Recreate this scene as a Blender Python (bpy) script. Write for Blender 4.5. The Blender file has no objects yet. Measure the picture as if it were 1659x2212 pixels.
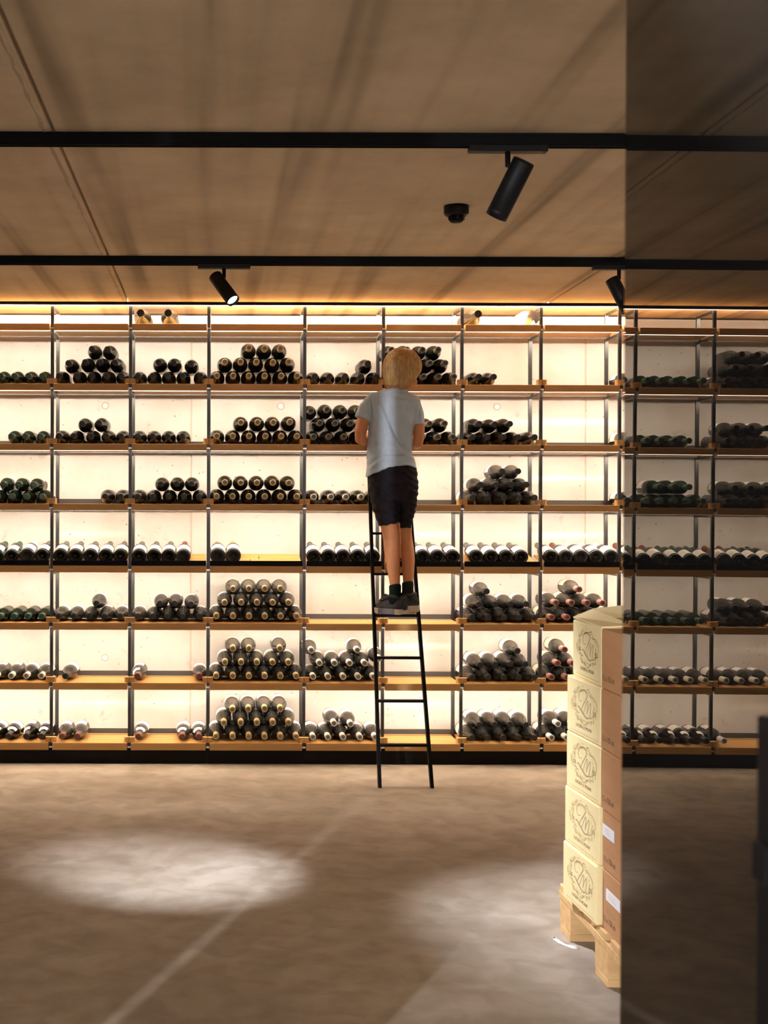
import bpy, bmesh, math, random
from mathutils import Vector, Matrix, Euler

random.seed(7)
SC = bpy.context.scene
COL = SC.collection
PI = math.pi

# ------------------------------------------------------------------ camera, light, exposure
F = 2894.0            # focal length in pixels of the 1659 x 2212 frame
VX, VY = 472.0, 1095.0
CAMZ = 1.304
DR = 6.80             # distance to the front of the rack
cam_data = bpy.data.cameras.new('camera')
cam = bpy.data.objects.new('camera', cam_data)
COL.objects.link(cam)
cam_data.sensor_fit = 'AUTO'
cam_data.sensor_width = 36.0
cam_data.lens = 36.0 * F / 2212.0
cam_data.shift_x = (829.5 - VX) / 2212.0
cam_data.shift_y = (VY - 1106.0) / 2212.0
cam_data.clip_start = 0.05
cam.matrix_world = Matrix.Translation((0, 0, CAMZ)) @ Matrix.Rotation(PI / 2, 4, 'X') @ Matrix.Rotation(0.003, 4, 'Z')
cam_data.dof.use_dof = True
cam_data.dof.focus_distance = 6.7
cam_data.dof.aperture_fstop = cam_data.lens / 5.0
SC.camera = cam

world = bpy.data.worlds.new('world')
SC.world = world
world.use_nodes = True
world.node_tree.nodes['Background'].inputs['Color'].default_value = (0, 0, 0, 1)
world.node_tree.nodes['Background'].inputs['Strength'].default_value = 0

SC.view_settings.view_transform = 'Standard'
SC.view_settings.look = 'None'
SC.view_settings.gamma = 1.0
SC.view_settings.use_curve_mapping = False
SC.view_settings.exposure = 0.0
SC.cycles.max_bounces = 10
SC.cycles.diffuse_bounces = 6
SC.cycles.sample_clamp_indirect = 6.0

LED_COLOR = (1.0, 0.835, 0.655)
LED_STRENGTH = 128.0
LED_LINE = 18.0
SPOT_POWER = 640.0
FILL_POWER = 2500.0
SIDE_POWER = 1700.0
SPOT_COLOR = (0.93, 0.96, 1.06)

def px(x, y, d):
    """point seen at pixel (x, y) of the frame at depth d"""
    return Vector(((x - VX) * d / F, d, CAMZ - (y - VY) * d / F))

# ------------------------------------------------------------------ materials
def new_mat(name):
    m = bpy.data.materials.new(name)
    m.use_nodes = True
    return m, m.node_tree.nodes, m.node_tree.links, m.node_tree.nodes['Principled BSDF']

def plain(name, col, rough=0.5, metal=0.0, spec=0.5, coat=0.0):
    m, n, l, b = new_mat(name)
    b.inputs['Base Color'].default_value = (*col, 1)
    b.inputs['Roughness'].default_value = rough
    b.inputs['Metallic'].default_value = metal
    b.inputs['Specular IOR Level'].default_value = spec
    b.inputs['Coat Weight'].default_value = coat
    b.inputs['Coat Roughness'].default_value = 0.08
    return m

def ramp(n, stops):
    r = n.new('ShaderNodeValToRGB')
    e = r.color_ramp.elements
    while len(e) < len(stops):
        e.new(0.5)
    for i, (p, c) in enumerate(stops):
        e[i].position = p
        e[i].color = (*c, 1) if len(c) == 3 else c
    return r

def noisy(name, c1, c2, scale=(4, 4, 4), nscale=1.0, detail=6, rough=0.6, bump=0.0, spec=0.5, lo=0.3, hi=0.7, rough2=None, bscale=8.0, coords='Object'):
    m, n, l, b = new_mat(name)
    tc = n.new('ShaderNodeTexCoord')
    mp = n.new('ShaderNodeMapping')
    mp.inputs['Scale'].default_value = scale
    l.new(tc.outputs[coords], mp.inputs['Vector'])
    nz = n.new('ShaderNodeTexNoise')
    nz.inputs['Scale'].default_value = nscale
    nz.inputs['Detail'].default_value = detail
    nz.inputs['Roughness'].default_value = 0.6
    l.new(mp.outputs[0], nz.inputs['Vector'])
    r = ramp(n, [(lo, c1), (hi, c2)])
    l.new(nz.outputs['Fac'], r.inputs['Fac'])
    l.new(r.outputs['Color'], b.inputs['Base Color'])
    b.inputs['Roughness'].default_value = rough
    b.inputs['Specular IOR Level'].default_value = spec
    if rough2 is not None:
        mr = n.new('ShaderNodeMapRange')
        mr.inputs['From Min'].default_value = lo
        mr.inputs['From Max'].default_value = hi
        mr.inputs['To Min'].default_value = rough
        mr.inputs['To Max'].default_value = rough2
        l.new(nz.outputs['Fac'], mr.inputs['Value'])
        l.new(mr.outputs[0], b.inputs['Roughness'])
    if bump > 0:
        nb = n.new('ShaderNodeTexNoise')
        nb.inputs['Scale'].default_value = bscale
        nb.inputs['Detail'].default_value = 8
        l.new(mp.outputs[0], nb.inputs['Vector'])
        bp = n.new('ShaderNodeBump')
        bp.inputs['Strength'].default_value = bump
        bp.inputs['Distance'].default_value = 0.01
        l.new(nb.outputs['Fac'], bp.inputs['Height'])
        l.new(bp.outputs['Normal'], b.inputs['Normal'])
    return m

def concrete_wall():
    m, n, l, b = new_mat('cast concrete wall')
    tc = n.new('ShaderNodeTexCoord')
    n1 = n.new('ShaderNodeTexNoise'); n1.inputs['Scale'].default_value = 2.2; n1.inputs['Detail'].default_value = 8
    l.new(tc.outputs['Object'], n1.inputs['Vector'])
    r1 = ramp(n, [(0.3, (0.43, 0.385, 0.325)), (0.5, (0.52, 0.485, 0.45)), (0.75, (0.56, 0.53, 0.50))])
    l.new(n1.outputs['Fac'], r1.inputs['Fac'])
    # air holes and brown blotches
    nd = n.new('ShaderNodeTexNoise'); nd.inputs['Scale'].default_value = 30; nd.inputs['Detail'].default_value = 3
    l.new(tc.outputs['Object'], nd.inputs['Vector'])
    mix0 = n.new('ShaderNodeMix'); mix0.data_type = 'VECTOR'; mix0.inputs['Factor'].default_value = 0.03
    l.new(tc.outputs['Object'], mix0.inputs['A']); l.new(nd.outputs['Color'], mix0.inputs['B'])
    vo = n.new('ShaderNodeTexVoronoi'); vo.inputs['Scale'].default_value = 24.0
    l.new(mix0.outputs['Result'], vo.inputs['Vector'])
    rv = ramp(n, [(0.03, (1, 1, 1)), (0.10, (0, 0, 0))])
    l.new(vo.outputs['Distance'], rv.inputs['Fac'])
    sep = n.new('ShaderNodeSeparateColor'); l.new(vo.outputs['Color'], sep.inputs['Color'])
    gt = n.new('ShaderNodeMath'); gt.operation = 'GREATER_THAN'; gt.inputs[1].default_value = 0.38
    l.new(sep.outputs[0], gt.inputs[0])
    mu = n.new('ShaderNodeMath'); mu.operation = 'MULTIPLY'
    l.new(rv.outputs['Color'], mu.inputs[0]); l.new(gt.outputs[0], mu.inputs[1])
    n2 = n.new('ShaderNodeTexNoise'); n2.inputs['Scale'].default_value = 9; n2.inputs['Detail'].default_value = 10; n2.inputs['Roughness'].default_value = 0.75
    l.new(tc.outputs['Object'], n2.inputs['Vector'])
    r2 = ramp(n, [(0.58, (0, 0, 0)), (0.70, (0.5, 0.5, 0.5))])
    l.new(n2.outputs['Fac'], r2.inputs['Fac'])
    mx = n.new('ShaderNodeMath'); mx.operation = 'MAXIMUM'
    l.new(mu.outputs[0], mx.inputs[0]); l.new(r2.outputs['Color'], mx.inputs[1])
    mix = n.new('ShaderNodeMix'); mix.data_type = 'RGBA'
    l.new(mx.outputs[0], mix.inputs['Factor'])
    l.new(r1.outputs['Color'], mix.inputs['A'])
    mix.inputs['B'].default_value = (0.13, 0.095, 0.055, 1)
    l.new(mix.outputs['Result'], b.inputs['Base Color'])
    b.inputs['Roughness'].default_value = 0.75
    bp = n.new('ShaderNodeBump'); bp.inputs['Strength'].default_value = 0.35; bp.inputs['Distance'].default_value = 0.004; bp.invert = True
    l.new(mx.outputs[0], bp.inputs['Height']); l.new(bp.outputs['Normal'], b.inputs['Normal'])
    return m

def concrete_ceiling():
    m, n, l, b = new_mat('streaked concrete ceiling')
    tc = n.new('ShaderNodeTexCoord')
    mp = n.new('ShaderNodeMapping'); mp.inputs['Scale'].default_value = (5.6, 0.16, 1)
    l.new(tc.outputs['Object'], mp.inputs['Vector'])
    n1 = n.new('ShaderNodeTexNoise'); n1.inputs['Scale'].default_value = 1.25; n1.inputs['Detail'].default_value = 2.5; n1.inputs['Distortion'].default_value = 0.15
    l.new(mp.outputs[0], n1.inputs['Vector'])
    r1 = ramp(n, [(0.34, (0.40, 0.325, 0.225)), (0.43, (0.68, 0.56, 0.395)), (0.52, (0.79, 0.655, 0.465)), (0.75, (0.84, 0.71, 0.515))])
    l.new(n1.outputs['Fac'], r1.inputs['Fac'])
    n2 = n.new('ShaderNodeTexNoise'); n2.inputs['Scale'].default_value = 1.7; n2.inputs['Detail'].default_value = 9; n2.inputs['Roughness'].default_value = 0.65
    l.new(tc.outputs['Object'], n2.inputs['Vector'])
    r2 = ramp(n, [(0.3, (0.74, 0.72, 0.70)), (0.7, (1.08, 1.08, 1.08))])
    l.new(n2.outputs['Fac'], r2.inputs['Fac'])
    mix = n.new('ShaderNodeMix'); mix.data_type = 'RGBA'; mix.blend_type = 'MULTIPLY'; mix.inputs['Factor'].default_value = 1
    l.new(r1.outputs['Color'], mix.inputs['A']); l.new(r2.outputs['Color'], mix.inputs['B'])
    l.new(mix.outputs['Result'], b.inputs['Base Color'])
    b.inputs['Roughness'].default_value = 0.8
    bp = n.new('ShaderNodeBump'); bp.inputs['Strength'].default_value = 0.15; bp.inputs['Distance'].default_value = 0.005
    l.new(n2.outputs['Fac'], bp.inputs['Height']); l.new(bp.outputs['Normal'], b.inputs['Normal'])
    return m

def concrete_floor():
    m, n, l, b = new_mat('polished concrete floor')
    tc = n.new('ShaderNodeTexCoord')
    n1 = n.new('ShaderNodeTexNoise'); n1.inputs['Scale'].default_value = 1.6; n1.inputs['Detail'].default_value = 10; n1.inputs['Roughness'].default_value = 0.62; n1.inputs['Distortion'].default_value = 0.2
    l.new(tc.outputs['Object'], n1.inputs['Vector'])
    r1 = ramp(n, [(0.30, (0.205, 0.165, 0.125)), (0.5, (0.285, 0.24, 0.19)), (0.70, (0.37, 0.325, 0.27))])
    l.new(n1.outputs['Fac'], r1.inputs['Fac'])
    n2 = n.new('ShaderNodeTexNoise'); n2.inputs['Scale'].default_value = 9; n2.inputs['Detail'].default_value = 8; n2.inputs['Distortion'].default_value = 0.5
    l.new(tc.outputs['Object'], n2.inputs['Vector'])
    r2 = ramp(n, [(0.35, (0.80, 0.78, 0.75)), (0.6, (1.07, 1.07, 1.07))])
    l.new(n2.outputs['Fac'], r2.inputs['Fac'])
    mix = n.new('ShaderNodeMix'); mix.data_type = 'RGBA'; mix.blend_type = 'MULTIPLY'; mix.inputs['Factor'].default_value = 1
    l.new(r1.outputs['Color'], mix.inputs['A']); l.new(r2.outputs['Color'], mix.inputs['B'])
    l.new(mix.outputs['Result'], b.inputs['Base Color'])
    mr = n.new('ShaderNodeMapRange'); mr.inputs['To Min'].default_value = 0.42; mr.inputs['To Max'].default_value = 0.62
    l.new(n1.outputs['Fac'], mr.inputs['Value']); l.new(mr.outputs[0], b.inputs['Roughness'])
    b.inputs['Specular IOR Level'].default_value = 0.35
    return m

def emitter(name, col, strength):
    m = bpy.data.materials.new(name); m.use_nodes = True
    n = m.node_tree.nodes; n.clear()
    e = n.new('ShaderNodeEmission'); o = n.new('ShaderNodeOutputMaterial')
    e.inputs['Color'].default_value = (*col, 1); e.inputs['Strength'].default_value = strength
    m.node_tree.links.new(e.outputs[0], o.inputs[0])
    return m

def label_paper(name, col):
    m, n, l, b = new_mat(name)
    tc = n.new('ShaderNodeTexCoord')
    sp = n.new('ShaderNodeSeparateXYZ'); l.new(tc.outputs['Object'], sp.inputs[0])
    # faint printed bands around the bottle
    w = n.new('ShaderNodeTexWave'); w.wave_type = 'BANDS'; w.bands_direction = 'Y'
    w.inputs['Scale'].default_value = 22; w.inputs['Distortion'].default_value = 0
    l.new(tc.outputs['Object'], w.inputs['Vector'])
    nz = n.new('ShaderNodeTexNoise'); nz.inputs['Scale'].default_value = 170
    l.new(tc.outputs['Object'], nz.inputs['Vector'])
    a = n.new('ShaderNodeMath'); a.operation = 'MULTIPLY'
    l.new(w.outputs['Fac'], a.inputs[0]); l.new(nz.outputs['Fac'], a.inputs[1])
    r = ramp(n, [(0.50, col), (0.60, tuple(c * 0.62 for c in col))])
    l.new(a.outputs[0], r.inputs['Fac']); l.new(r.outputs['Color'], b.inputs['Base Color'])
    b.inputs['Roughness'].default_value = 0.7
    return m

M = {}
M['wall'] = concrete_wall()
M['ceiling'] = concrete_ceiling()
M['floor'] = concrete_floor()
M['filler'] = noisy('joint mortar', (0.42, 0.34, 0.235), (0.62, 0.51, 0.36), nscale=18, rough=0.85, bump=0.4)
M['plaster'] = noisy('plain concrete', (0.55, 0.51, 0.46), (0.66, 0.62, 0.56), nscale=1.5, rough=0.8)
M['oak'] = noisy('oak shelf', (0.43, 0.215, 0.060), (0.60, 0.335, 0.115), scale=(1.2, 22, 22), nscale=2.5, rough=0.5, spec=0.35, lo=0.25, hi=0.75)
M['oak_block'] = noisy('oak block', (0.50, 0.265, 0.085), (0.66, 0.39, 0.15), scale=(30, 30, 6), nscale=2.0, rough=0.55, spec=0.3)
M['steel'] = plain('dark steel', (0.05, 0.048, 0.047), 0.34, 0.7)
M['dark_rail'] = plain('dark grey steel rail', (0.055, 0.048, 0.042), 0.5, 0.2)
M['bolt'] = plain('bright zinc', (0.75, 0.72, 0.68), 0.3, 0.9)
M['black'] = plain('matt black', (0.003, 0.003, 0.003), 0.6, 0.0, 0.12)
M['plinth'] = plain('black plinth', (0.007, 0.005, 0.004), 0.65, 0.0, 0.12)
M['lamp_black'] = plain('black lamp paint', (0.005, 0.005, 0.005), 0.5, 0.0, 0.22)
M['led'] = emitter('warm led diffuser', LED_COLOR, LED_STRENGTH)
M['led_top'] = emitter('warm led diffuser at the ceiling', LED_COLOR, LED_STRENGTH * 3.2)
M['led_line'] = emitter('led profile edge', LED_COLOR, LED_LINE)
M['lens'] = emitter('lit lamp lens', (0.93, 0.96, 1.0), 14.0)
M['glass_dark'] = plain('dark bottle glass', (0.007, 0.0066, 0.005), 0.10, 0, 0.5)
M['glass_dusty'] = plain('dusty dark bottle glass', (0.030, 0.0285, 0.026), 0.2, 0, 0.5)
M['glass_green'] = plain('dark green bottle glass', (0.006, 0.012, 0.008), 0.10, 0, 0.5)
M['cap_gold'] = plain('gold foil', (0.62, 0.43, 0.19), 0.42, 0.35)
M['cap_cream'] = plain('cream foil', (0.76, 0.70, 0.58), 0.45)
M['cap_dim'] = plain('dull grey-green foil', (0.15, 0.14, 0.105), 0.4)
M['cap_white'] = plain('white foil', (0.80, 0.78, 0.74), 0.45)
M['cap_pink'] = plain('dusky pink foil', (0.36, 0.165, 0.135), 0.45)
M['cap_red'] = plain('dark red foil', (0.17, 0.045, 0.032), 0.45)
M['cap_green'] = plain('green foil', (0.035, 0.085, 0.058), 0.4)
M['cap_grey'] = plain('grey foil', (0.16, 0.15, 0.14), 0.4, 0.3)
M['cap_black'] = plain('black foil', (0.010, 0.009, 0.008), 0.35)
M['cork_end'] = plain('capsule top', (0.17, 0.17, 0.13), 0.5)
M['cork_dark'] = plain('dark capsule top', (0.012, 0.010, 0.008), 0.5)
M['label_white'] = label_paper('white label paper', (0.84, 0.81, 0.76))
M['label_cream'] = label_paper('cream label paper', (0.76, 0.69, 0.53))
M['mirror_glass'] = plain('dark tinted glass', (0.004, 0.0035, 0.003), 0.0, 0, 0.5)
M['mirror_glass'].node_tree.nodes['Principled BSDF'].inputs['IOR'].default_value = 1.72
M['mirror_glass'].node_tree.nodes['Principled BSDF'].inputs['Specular Tint'].default_value = (1.0, 0.92, 0.82, 1)
M['skin'] = noisy('skin', (0.52, 0.205, 0.085), (0.61, 0.26, 0.115), nscale=3, rough=0.5, spec=0.35)
M['hair'] = noisy('dark blond hair', (0.27, 0.135, 0.038), (0.72, 0.45, 0.17), scale=(60, 60, 12), nscale=2.0, rough=0.38, spec=0.5)
M['shirt'] = noisy('pale blue cotton', (0.42, 0.50, 0.57), (0.49, 0.57, 0.64), nscale=5, rough=0.85, spec=0.15, bump=0.12, bscale=90)
M['shorts'] = noisy('near black cotton', (0.010, 0.008, 0.011), (0.019, 0.015, 0.019), nscale=6, rough=0.85, spec=0.15)
M['sock'] = plain('dark green sock', (0.010, 0.015, 0.012), 0.9, 0, 0.1)
M['shoe'] = noisy('charcoal suede', (0.030, 0.028, 0.028), (0.055, 0.05, 0.05), nscale=14, rough=0.8, spec=0.2)
M['sole'] = plain('off white rubber', (0.52, 0.45, 0.36), 0.6)
M['sole_grey'] = plain('grey violet rubber', (0.16, 0.135, 0.145), 0.6)
M['eye'] = plain('eye white', (0.75, 0.72, 0.68), 0.2)
M['lips'] = plain('lips', (0.48, 0.17, 0.13), 0.5)
M['carton_cream'] = noisy('cream printed carton', (0.80, 0.64, 0.32), (0.84, 0.69, 0.365), nscale=4, rough=0.65, spec=0.3)
M['carton_brown'] = noisy('brown kraft carton', (0.43, 0.22, 0.098), (0.50, 0.262, 0.12), scale=(3, 3, 12), nscale=2, rough=0.75, spec=0.2)
M['ink'] = plain('grey brown ink', (0.40, 0.315, 0.185), 0.8, 0, 0.1)
M['ink_soft'] = plain('pale olive ink', (0.58, 0.46, 0.225), 0.8, 0, 0.1)
M['ink_dark'] = plain('dark ink', (0.13, 0.08, 0.045), 0.8, 0, 0.1)
M['paper'] = plain('white paper label', (0.78, 0.77, 0.80), 0.6, 0, 0.2)
M['pine'] = noisy('pallet pine', (0.50, 0.295, 0.12), (0.66, 0.42, 0.19), scale=(3, 14, 14), nscale=2, rough=0.75, spec=0.2)
M['film'] = plain('white stretch film', (0.62, 0.60, 0.57), 0.35, 0, 0.5)
M['tissue'] = noisy('white tissue wrap', (0.80, 0.74, 0.66), (0.9, 0.86, 0.8), nscale=20, rough=0.8, bump=0.5)
M['door_black'] = plain('black door fitting', (0.002, 0.002, 0.002), 0.6, 0, 0.1)
M['plug'] = plain('pale concrete plug', (0.86, 0.82, 0.76), 0.8)
M['plug_ring'] = plain('plug rim', (0.48, 0.41, 0.32), 0.8)

# ------------------------------------------------------------------ mesh helpers
class MB:
    def __init__(self):
        self.v, self.f, self.mi = [], [], []
    def add(self, verts, faces, mi=0, mat=None):
        o = len(self.v)
        for p in verts:
            p = Vector(p)
            self.v.append(mat @ p if mat else p)
        for f in faces:
            self.f.append([i + o for i in f]); self.mi.append(mi)
        return self
    def box(self, x0, x1, y0, y1, z0, z1, mi=0, mat=None, ch=0.0):
        if ch <= 0:
            v = [(x0, y0, z0), (x1, y0, z0), (x1, y1, z0), (x0, y1, z0), (x0, y0, z1), (x1, y0, z1), (x1, y1, z1), (x0, y1, z1)]
            f = [(0, 3, 2, 1), (4, 5, 6, 7), (0, 1, 5, 4), (1, 2, 6, 5), (2, 3, 7, 6), (3, 0, 4, 7)]
            return self.add(v, f, mi, mat)
        bm = bmesh.new()
        bmesh.ops.create_cube(bm, size=1)
        for w in bm.verts:
            w.co = Vector((x0 + (w.co.x + .5) * (x1 - x0), y0 + (w.co.y + .5) * (y1 - y0), z0 + (w.co.z + .5) * (z1 - z0)))
        bmesh.ops.bevel(bm, geom=bm.edges[:], offset=ch, segments=1, affect='EDGES')
        bm.verts.index_update()
        self.add([w.co.copy() for w in bm.verts], [[w.index for w in f.verts] for f in bm.faces], mi, mat)
        bm.free()
        return self
    def tube(self, pts, rad, n=12, mi=0, cap=True, ell=None):
        """tapered tube through pts; ell = (axis vector, factor) squashes the section along a direction"""
        pts = [Vector(p) for p in pts]
        rings = []
        prev = None
        for i, p in enumerate(pts):
            a = pts[max(i - 1, 0)]; b = pts[min(i + 1, len(pts) - 1)]
            t = (b - a).normalized()
            ref = prev if prev is not None else (Vector((1, 0, 0)) if abs(t.x) < 0.8 else Vector((0, 1, 0)))
            u = (ref - t * ref.dot(t)).normalized()
            prev = u
            w = t.cross(u)
            r = rad[i] if isinstance(rad, (list, tuple)) else rad
            ru, rw = r if isinstance(r, (list, tuple)) else (r, r)
            rings.append([p + u * (ru * math.cos(2 * PI * k / n)) + w * (rw * math.sin(2 * PI * k / n)) for k in range(n)])
        return self.rings(rings, mi, cap)
    def rings(self, rings, mi=0, cap=True):
        n = len(rings[0])
        v = [p for r in rings for p in r]
        f = []
        for i in range(len(rings) - 1):
            for k in range(n):
                k2 = (k + 1) % n
                f.append((i * n + k, i * n + k2, (i + 1) * n + k2, (i + 1) * n + k))
        if cap:
            f.append(tuple(reversed(range(n))))
            f.append(tuple((len(rings) - 1) * n + k for k in range(n)))
        return self.add(v, f, mi)
    def lathe_y(self, prof, n=20, mi=0):
        """prof: (y, r) pairs turned about the Y axis"""
        rings = [[(r * math.cos(2 * PI * k / n), y, r * math.sin(2 * PI * k / n)) for k in range(n)] for y, r in prof]
        n_ = n
        v = [p for r in rings for p in r]
        f = []
        for i in range(len(rings) - 1):
            for k in range(n_):
                k2 = (k + 1) % n_
                f.append((i * n_ + k, (i + 1) * n_ + k, (i + 1) * n_ + k2, i * n_ + k2))
        f.append(tuple(range(n_)))
        f.append(tuple((len(rings) - 1) * n_ + k for k in reversed(range(n_))))
        return self.add(v, f, mi)
    def ellipsoid(self, c, r, mat=None, nu=20, nv=12, mi=0):
        c = Vector(c)
        rings = []
        for j in range(nv + 1):
            th = PI * j / nv
            s = max(math.sin(th), 0.02)
            rings.append([Vector((r[0] * s * math.cos(2 * PI * k / nu), r[1] * s * math.sin(2 * PI * k / nu), -r[2] * math.cos(th))) + c for k in range(nu)])
        if mat:
            rings = [[mat @ p for p in q] for q in rings]
        return self.rings(rings, mi)
    def mesh(self, name, mats, smooth=False, fix=False):
        me = bpy.data.meshes.new(name)
        me.from_pydata([tuple(p) for p in self.v], [], self.f)
        for mm in (mats if isinstance(mats, (list, tuple)) else [mats]):
            me.materials.append(mm)
        me.polygons.foreach_set('material_index', self.mi)
        if smooth:
            me.polygons.foreach_set('use_smooth', [True] * len(me.polygons))
        if fix:
            bm = bmesh.new(); bm.from_mesh(me); bmesh.ops.recalc_face_normals(bm, faces=bm.faces[:]); bm.to_mesh(me); bm.free()
        me.update()
        return me
    def build(self, name, mats, parent=None, smooth=False, fix=False):
        return link(name, self.mesh(name, mats, smooth, fix), parent)

def link(name, me, parent=None):
    o = bpy.data.objects.new(name, me)
    COL.objects.link(o)
    if parent:
        o.parent = parent
    return o

def tag(o, label=None, cat=None, group=None, kind=None):
    if label: o['label'] = label
    if cat: o['category'] = cat
    if group: o['group'] = group
    if kind: o['kind'] = kind
    return o

def thing(name, loc=(0, 0, 0), label=None, cat=None, group=None, rot=(0, 0, 0)):
    o = bpy.data.objects.new(name, None)
    o.empty_display_size = 0.05
    COL.objects.link(o)
    o.location = loc
    o.rotation_euler = rot
    return tag(o, label, cat, group)

def baked(mb, mats, voxel=0.0, smooth=0, name='t'):
    """mesh with voxel remesh and smoothing applied (one continuous surface)"""
    me = mb.mesh(name, mats, True, True)
    ob = bpy.data.objects.new('t', me)
    COL.objects.link(ob)
    if voxel:
        r = ob.modifiers.new('r', 'REMESH'); r.mode = 'VOXEL'; r.voxel_size = voxel; r.use_smooth_shade = True
    if smooth:
        s = ob.modifiers.new('s', 'SMOOTH'); s.factor = 0.5; s.iterations = smooth
    dg = bpy.context.evaluated_depsgraph_get()
    dg.update()
    res = bpy.data.meshes.new_from_object(ob.evaluated_get(dg))
    bpy.data.objects.remove(ob)
    if not res.materials:
        for mm in (mats if isinstance(mats, (list, tuple)) else [mats]):
            res.materials.append(mm)
    res.polygons.foreach_set('use_smooth', [True] * len(res.polygons))
    return res

def text_mesh(body, size, align='CENTER', extrude=0.0):
    cu = bpy.data.curves.new('t', 'FONT')
    cu.body = body; cu.size = size; cu.align_x = align; cu.extrude = extrude; cu.resolution_u = 3
    ob = bpy.data.objects.new('t', cu); COL.objects.link(ob)
    dg = bpy.context.evaluated_depsgraph_get(); dg.update()
    me = bpy.data.meshes.new_from_object(ob.evaluated_get(dg))
    v = [p.co.copy() for p in me.vertices]; f = [list(p.vertices) for p in me.polygons]
    bpy.data.objects.remove(ob); bpy.data.curves.remove(cu); bpy.data.meshes.remove(me)
    return v, f

# ------------------------------------------------------------------ the room
XL, XR, YB, YW, ZC = -4.4, 4.4, -3.4, 7.21, 2.344
fl = tag(MB().box(XL, XR, YB, YW + .2, -.12, 0).build('floor', M['floor']), kind='structure')

ceil = thing('ceiling', (0, 0, ZC)); tag(ceil, kind='structure')
jx = [XL, -2.59, -0.462, 1.672, 3.80, XR]
for a, b in zip(jx[:-1], jx[1:]):
    MB().box(a + .005, b - .005, YB, YW + .2, 0, .15, ch=.004).build('ceiling_slab', M['ceiling'], ceil)
for a in jx[1:-1]:
    MB().box(a - .012, a + .012, YB, YW + .2, .022, .05).build('joint_filler', M['filler'], ceil)  # recessed mortar behind the open joint
    # thin ridge of mortar left beside each joint
    rnd = random.Random(int(a * 100))
    pts = []; rr = []
    y = YB
    while y < YW:
        pts.append((a - .024 + rnd.uniform(-.003, .003), y, 0.0)); rr.append((rnd.uniform(.002, .007), .0012)); y += .07
    MB().tube(pts, rr, 6).build('mortar_ridge', M['filler'], ceil)

wall = thing('wall_back', (0, YW, 0)); tag(wall, kind='structure')
wj = [XL, -2.267, -0.147, 1.973, XR]
for a, b in zip(wj[:-1], wj[1:]):
    MB().box(a + .003, b - .003, 0, .15, 0, 2.333, ch=.002).build('wall_panel', M['wall'], wall)
for a in wj[1:-1]:
    MB().box(a - .01, a + .01, .004, .05, 0, 2.333).build('panel_joint', M['plug_ring'], wall)
for (x, y) in ((227, 877), (606, 877), (1073, 877), (228, 1421)):
    p = px(x, y, YW)
    q = MB()
    n = 20
    for r0, r1, dz0, dz1, mi in ((.021, .0165, -.0012, -.0035, 0), (.0165, .013, -.0035, -.001, 0)):
        ring0 = [(r0 * math.cos(2 * PI * k / n), dz0, r0 * math.sin(2 * PI * k / n)) for k in range(n)]
        ring1 = [(r1 * math.cos(2 * PI * k / n), dz1, r1 * math.sin(2 * PI * k / n)) for k in range(n)]
        q.rings([ring0, ring1], mi, cap=False)
    q.add([(.013 * math.cos(2 * PI * k / n), -.001, .013 * math.sin(2 * PI * k / n)) for k in range(n)], [tuple(range(n))], 1)
    o = q.build('tie_hole_plug', [M['plug_ring'], M['plug']], wall, True, True)
    o.location = (p.x, 0, p.z)
for nm, b in (('wall_left', (XL - .15, XL, YB, YW + .2, 0, ZC)), ('wall_right', (XR, XR + .15, YB, YW + .2, 0, ZC)), ('wall_front', (XL, XR, YB - .15, YB, 0, ZC))):
    tag(MB().box(*b).build(nm, M['plaster']), kind='structure')

# ------------------------------------------------------------------ the rack
S = DR / F
def zrow(y): return CAMZ - (y - VY) * S
ROW_TOP = [699.5, 829.2, 959.0, 1088.9, 1222.6, 1346.6, 1475.6, 1605.6]
ROW_BOT = [714.2, 844.0, 973.6, 1103.3, 1237.4, 1361.3, 1490.8, 1621.2]
ZT = [zrow(y) for y in ROW_TOP]; ZB = [zrow(y) for y in ROW_BOT]
GAPS = [-2.4586, -2.0565, -1.6545, -1.2525, -.8505, -.4514, -.0519, .4383, .8399, 1.2408, 1.6445, 2.0468, 2.449, 2.851]
rack = thing('wine_rack', (0, DR, 0), 'long wall rack of oak shelves on slim dark steel posts, backlit by warm strips', 'rack')
YP0, YP1 = .037, .053        # front post (behind the shelf fronts)
YQ0, YQ1 = .272, .288        # rear post
ZTOP = 2.331
post_f = MB().box(-.008, .008, YP0, YP1, .0, ZTOP).mesh('post', M['steel'])
post_r = MB().box(-.009, .009, YQ0, YQ1, .0, ZTOP).mesh('post', M['steel'])
tie = MB().box(-.006, .006, YP1, YQ0, -.012, .0).mesh('side_tie', M['steel'])
bolt = MB().box(-.008, .008, .012, .03, -.0035, .0035).mesh('bolt', M['bolt'])
def half_block(sgn):
    b = MB()
    pts = [(.001, 0), (.019, 0), (.0255, .006), (.0265, .014), (.0265, .0245), (.001, .0245)]
    v = [(sgn * x, y + .012, 0) for x, y in pts] + [(sgn * x, y + .012, .0275) for x, y in pts]
    n = len(pts)
    f = [tuple(range(n)), tuple(range(n, 2 * n))] + [(k, (k + 1) % n, n + (k + 1) % n, n + k) for k in range(n)]
    return b.add(v, f).mesh('bottle_stop', M['oak_block'], False, True)
blk = {1: half_block(1), -1: half_block(-1)}
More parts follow.
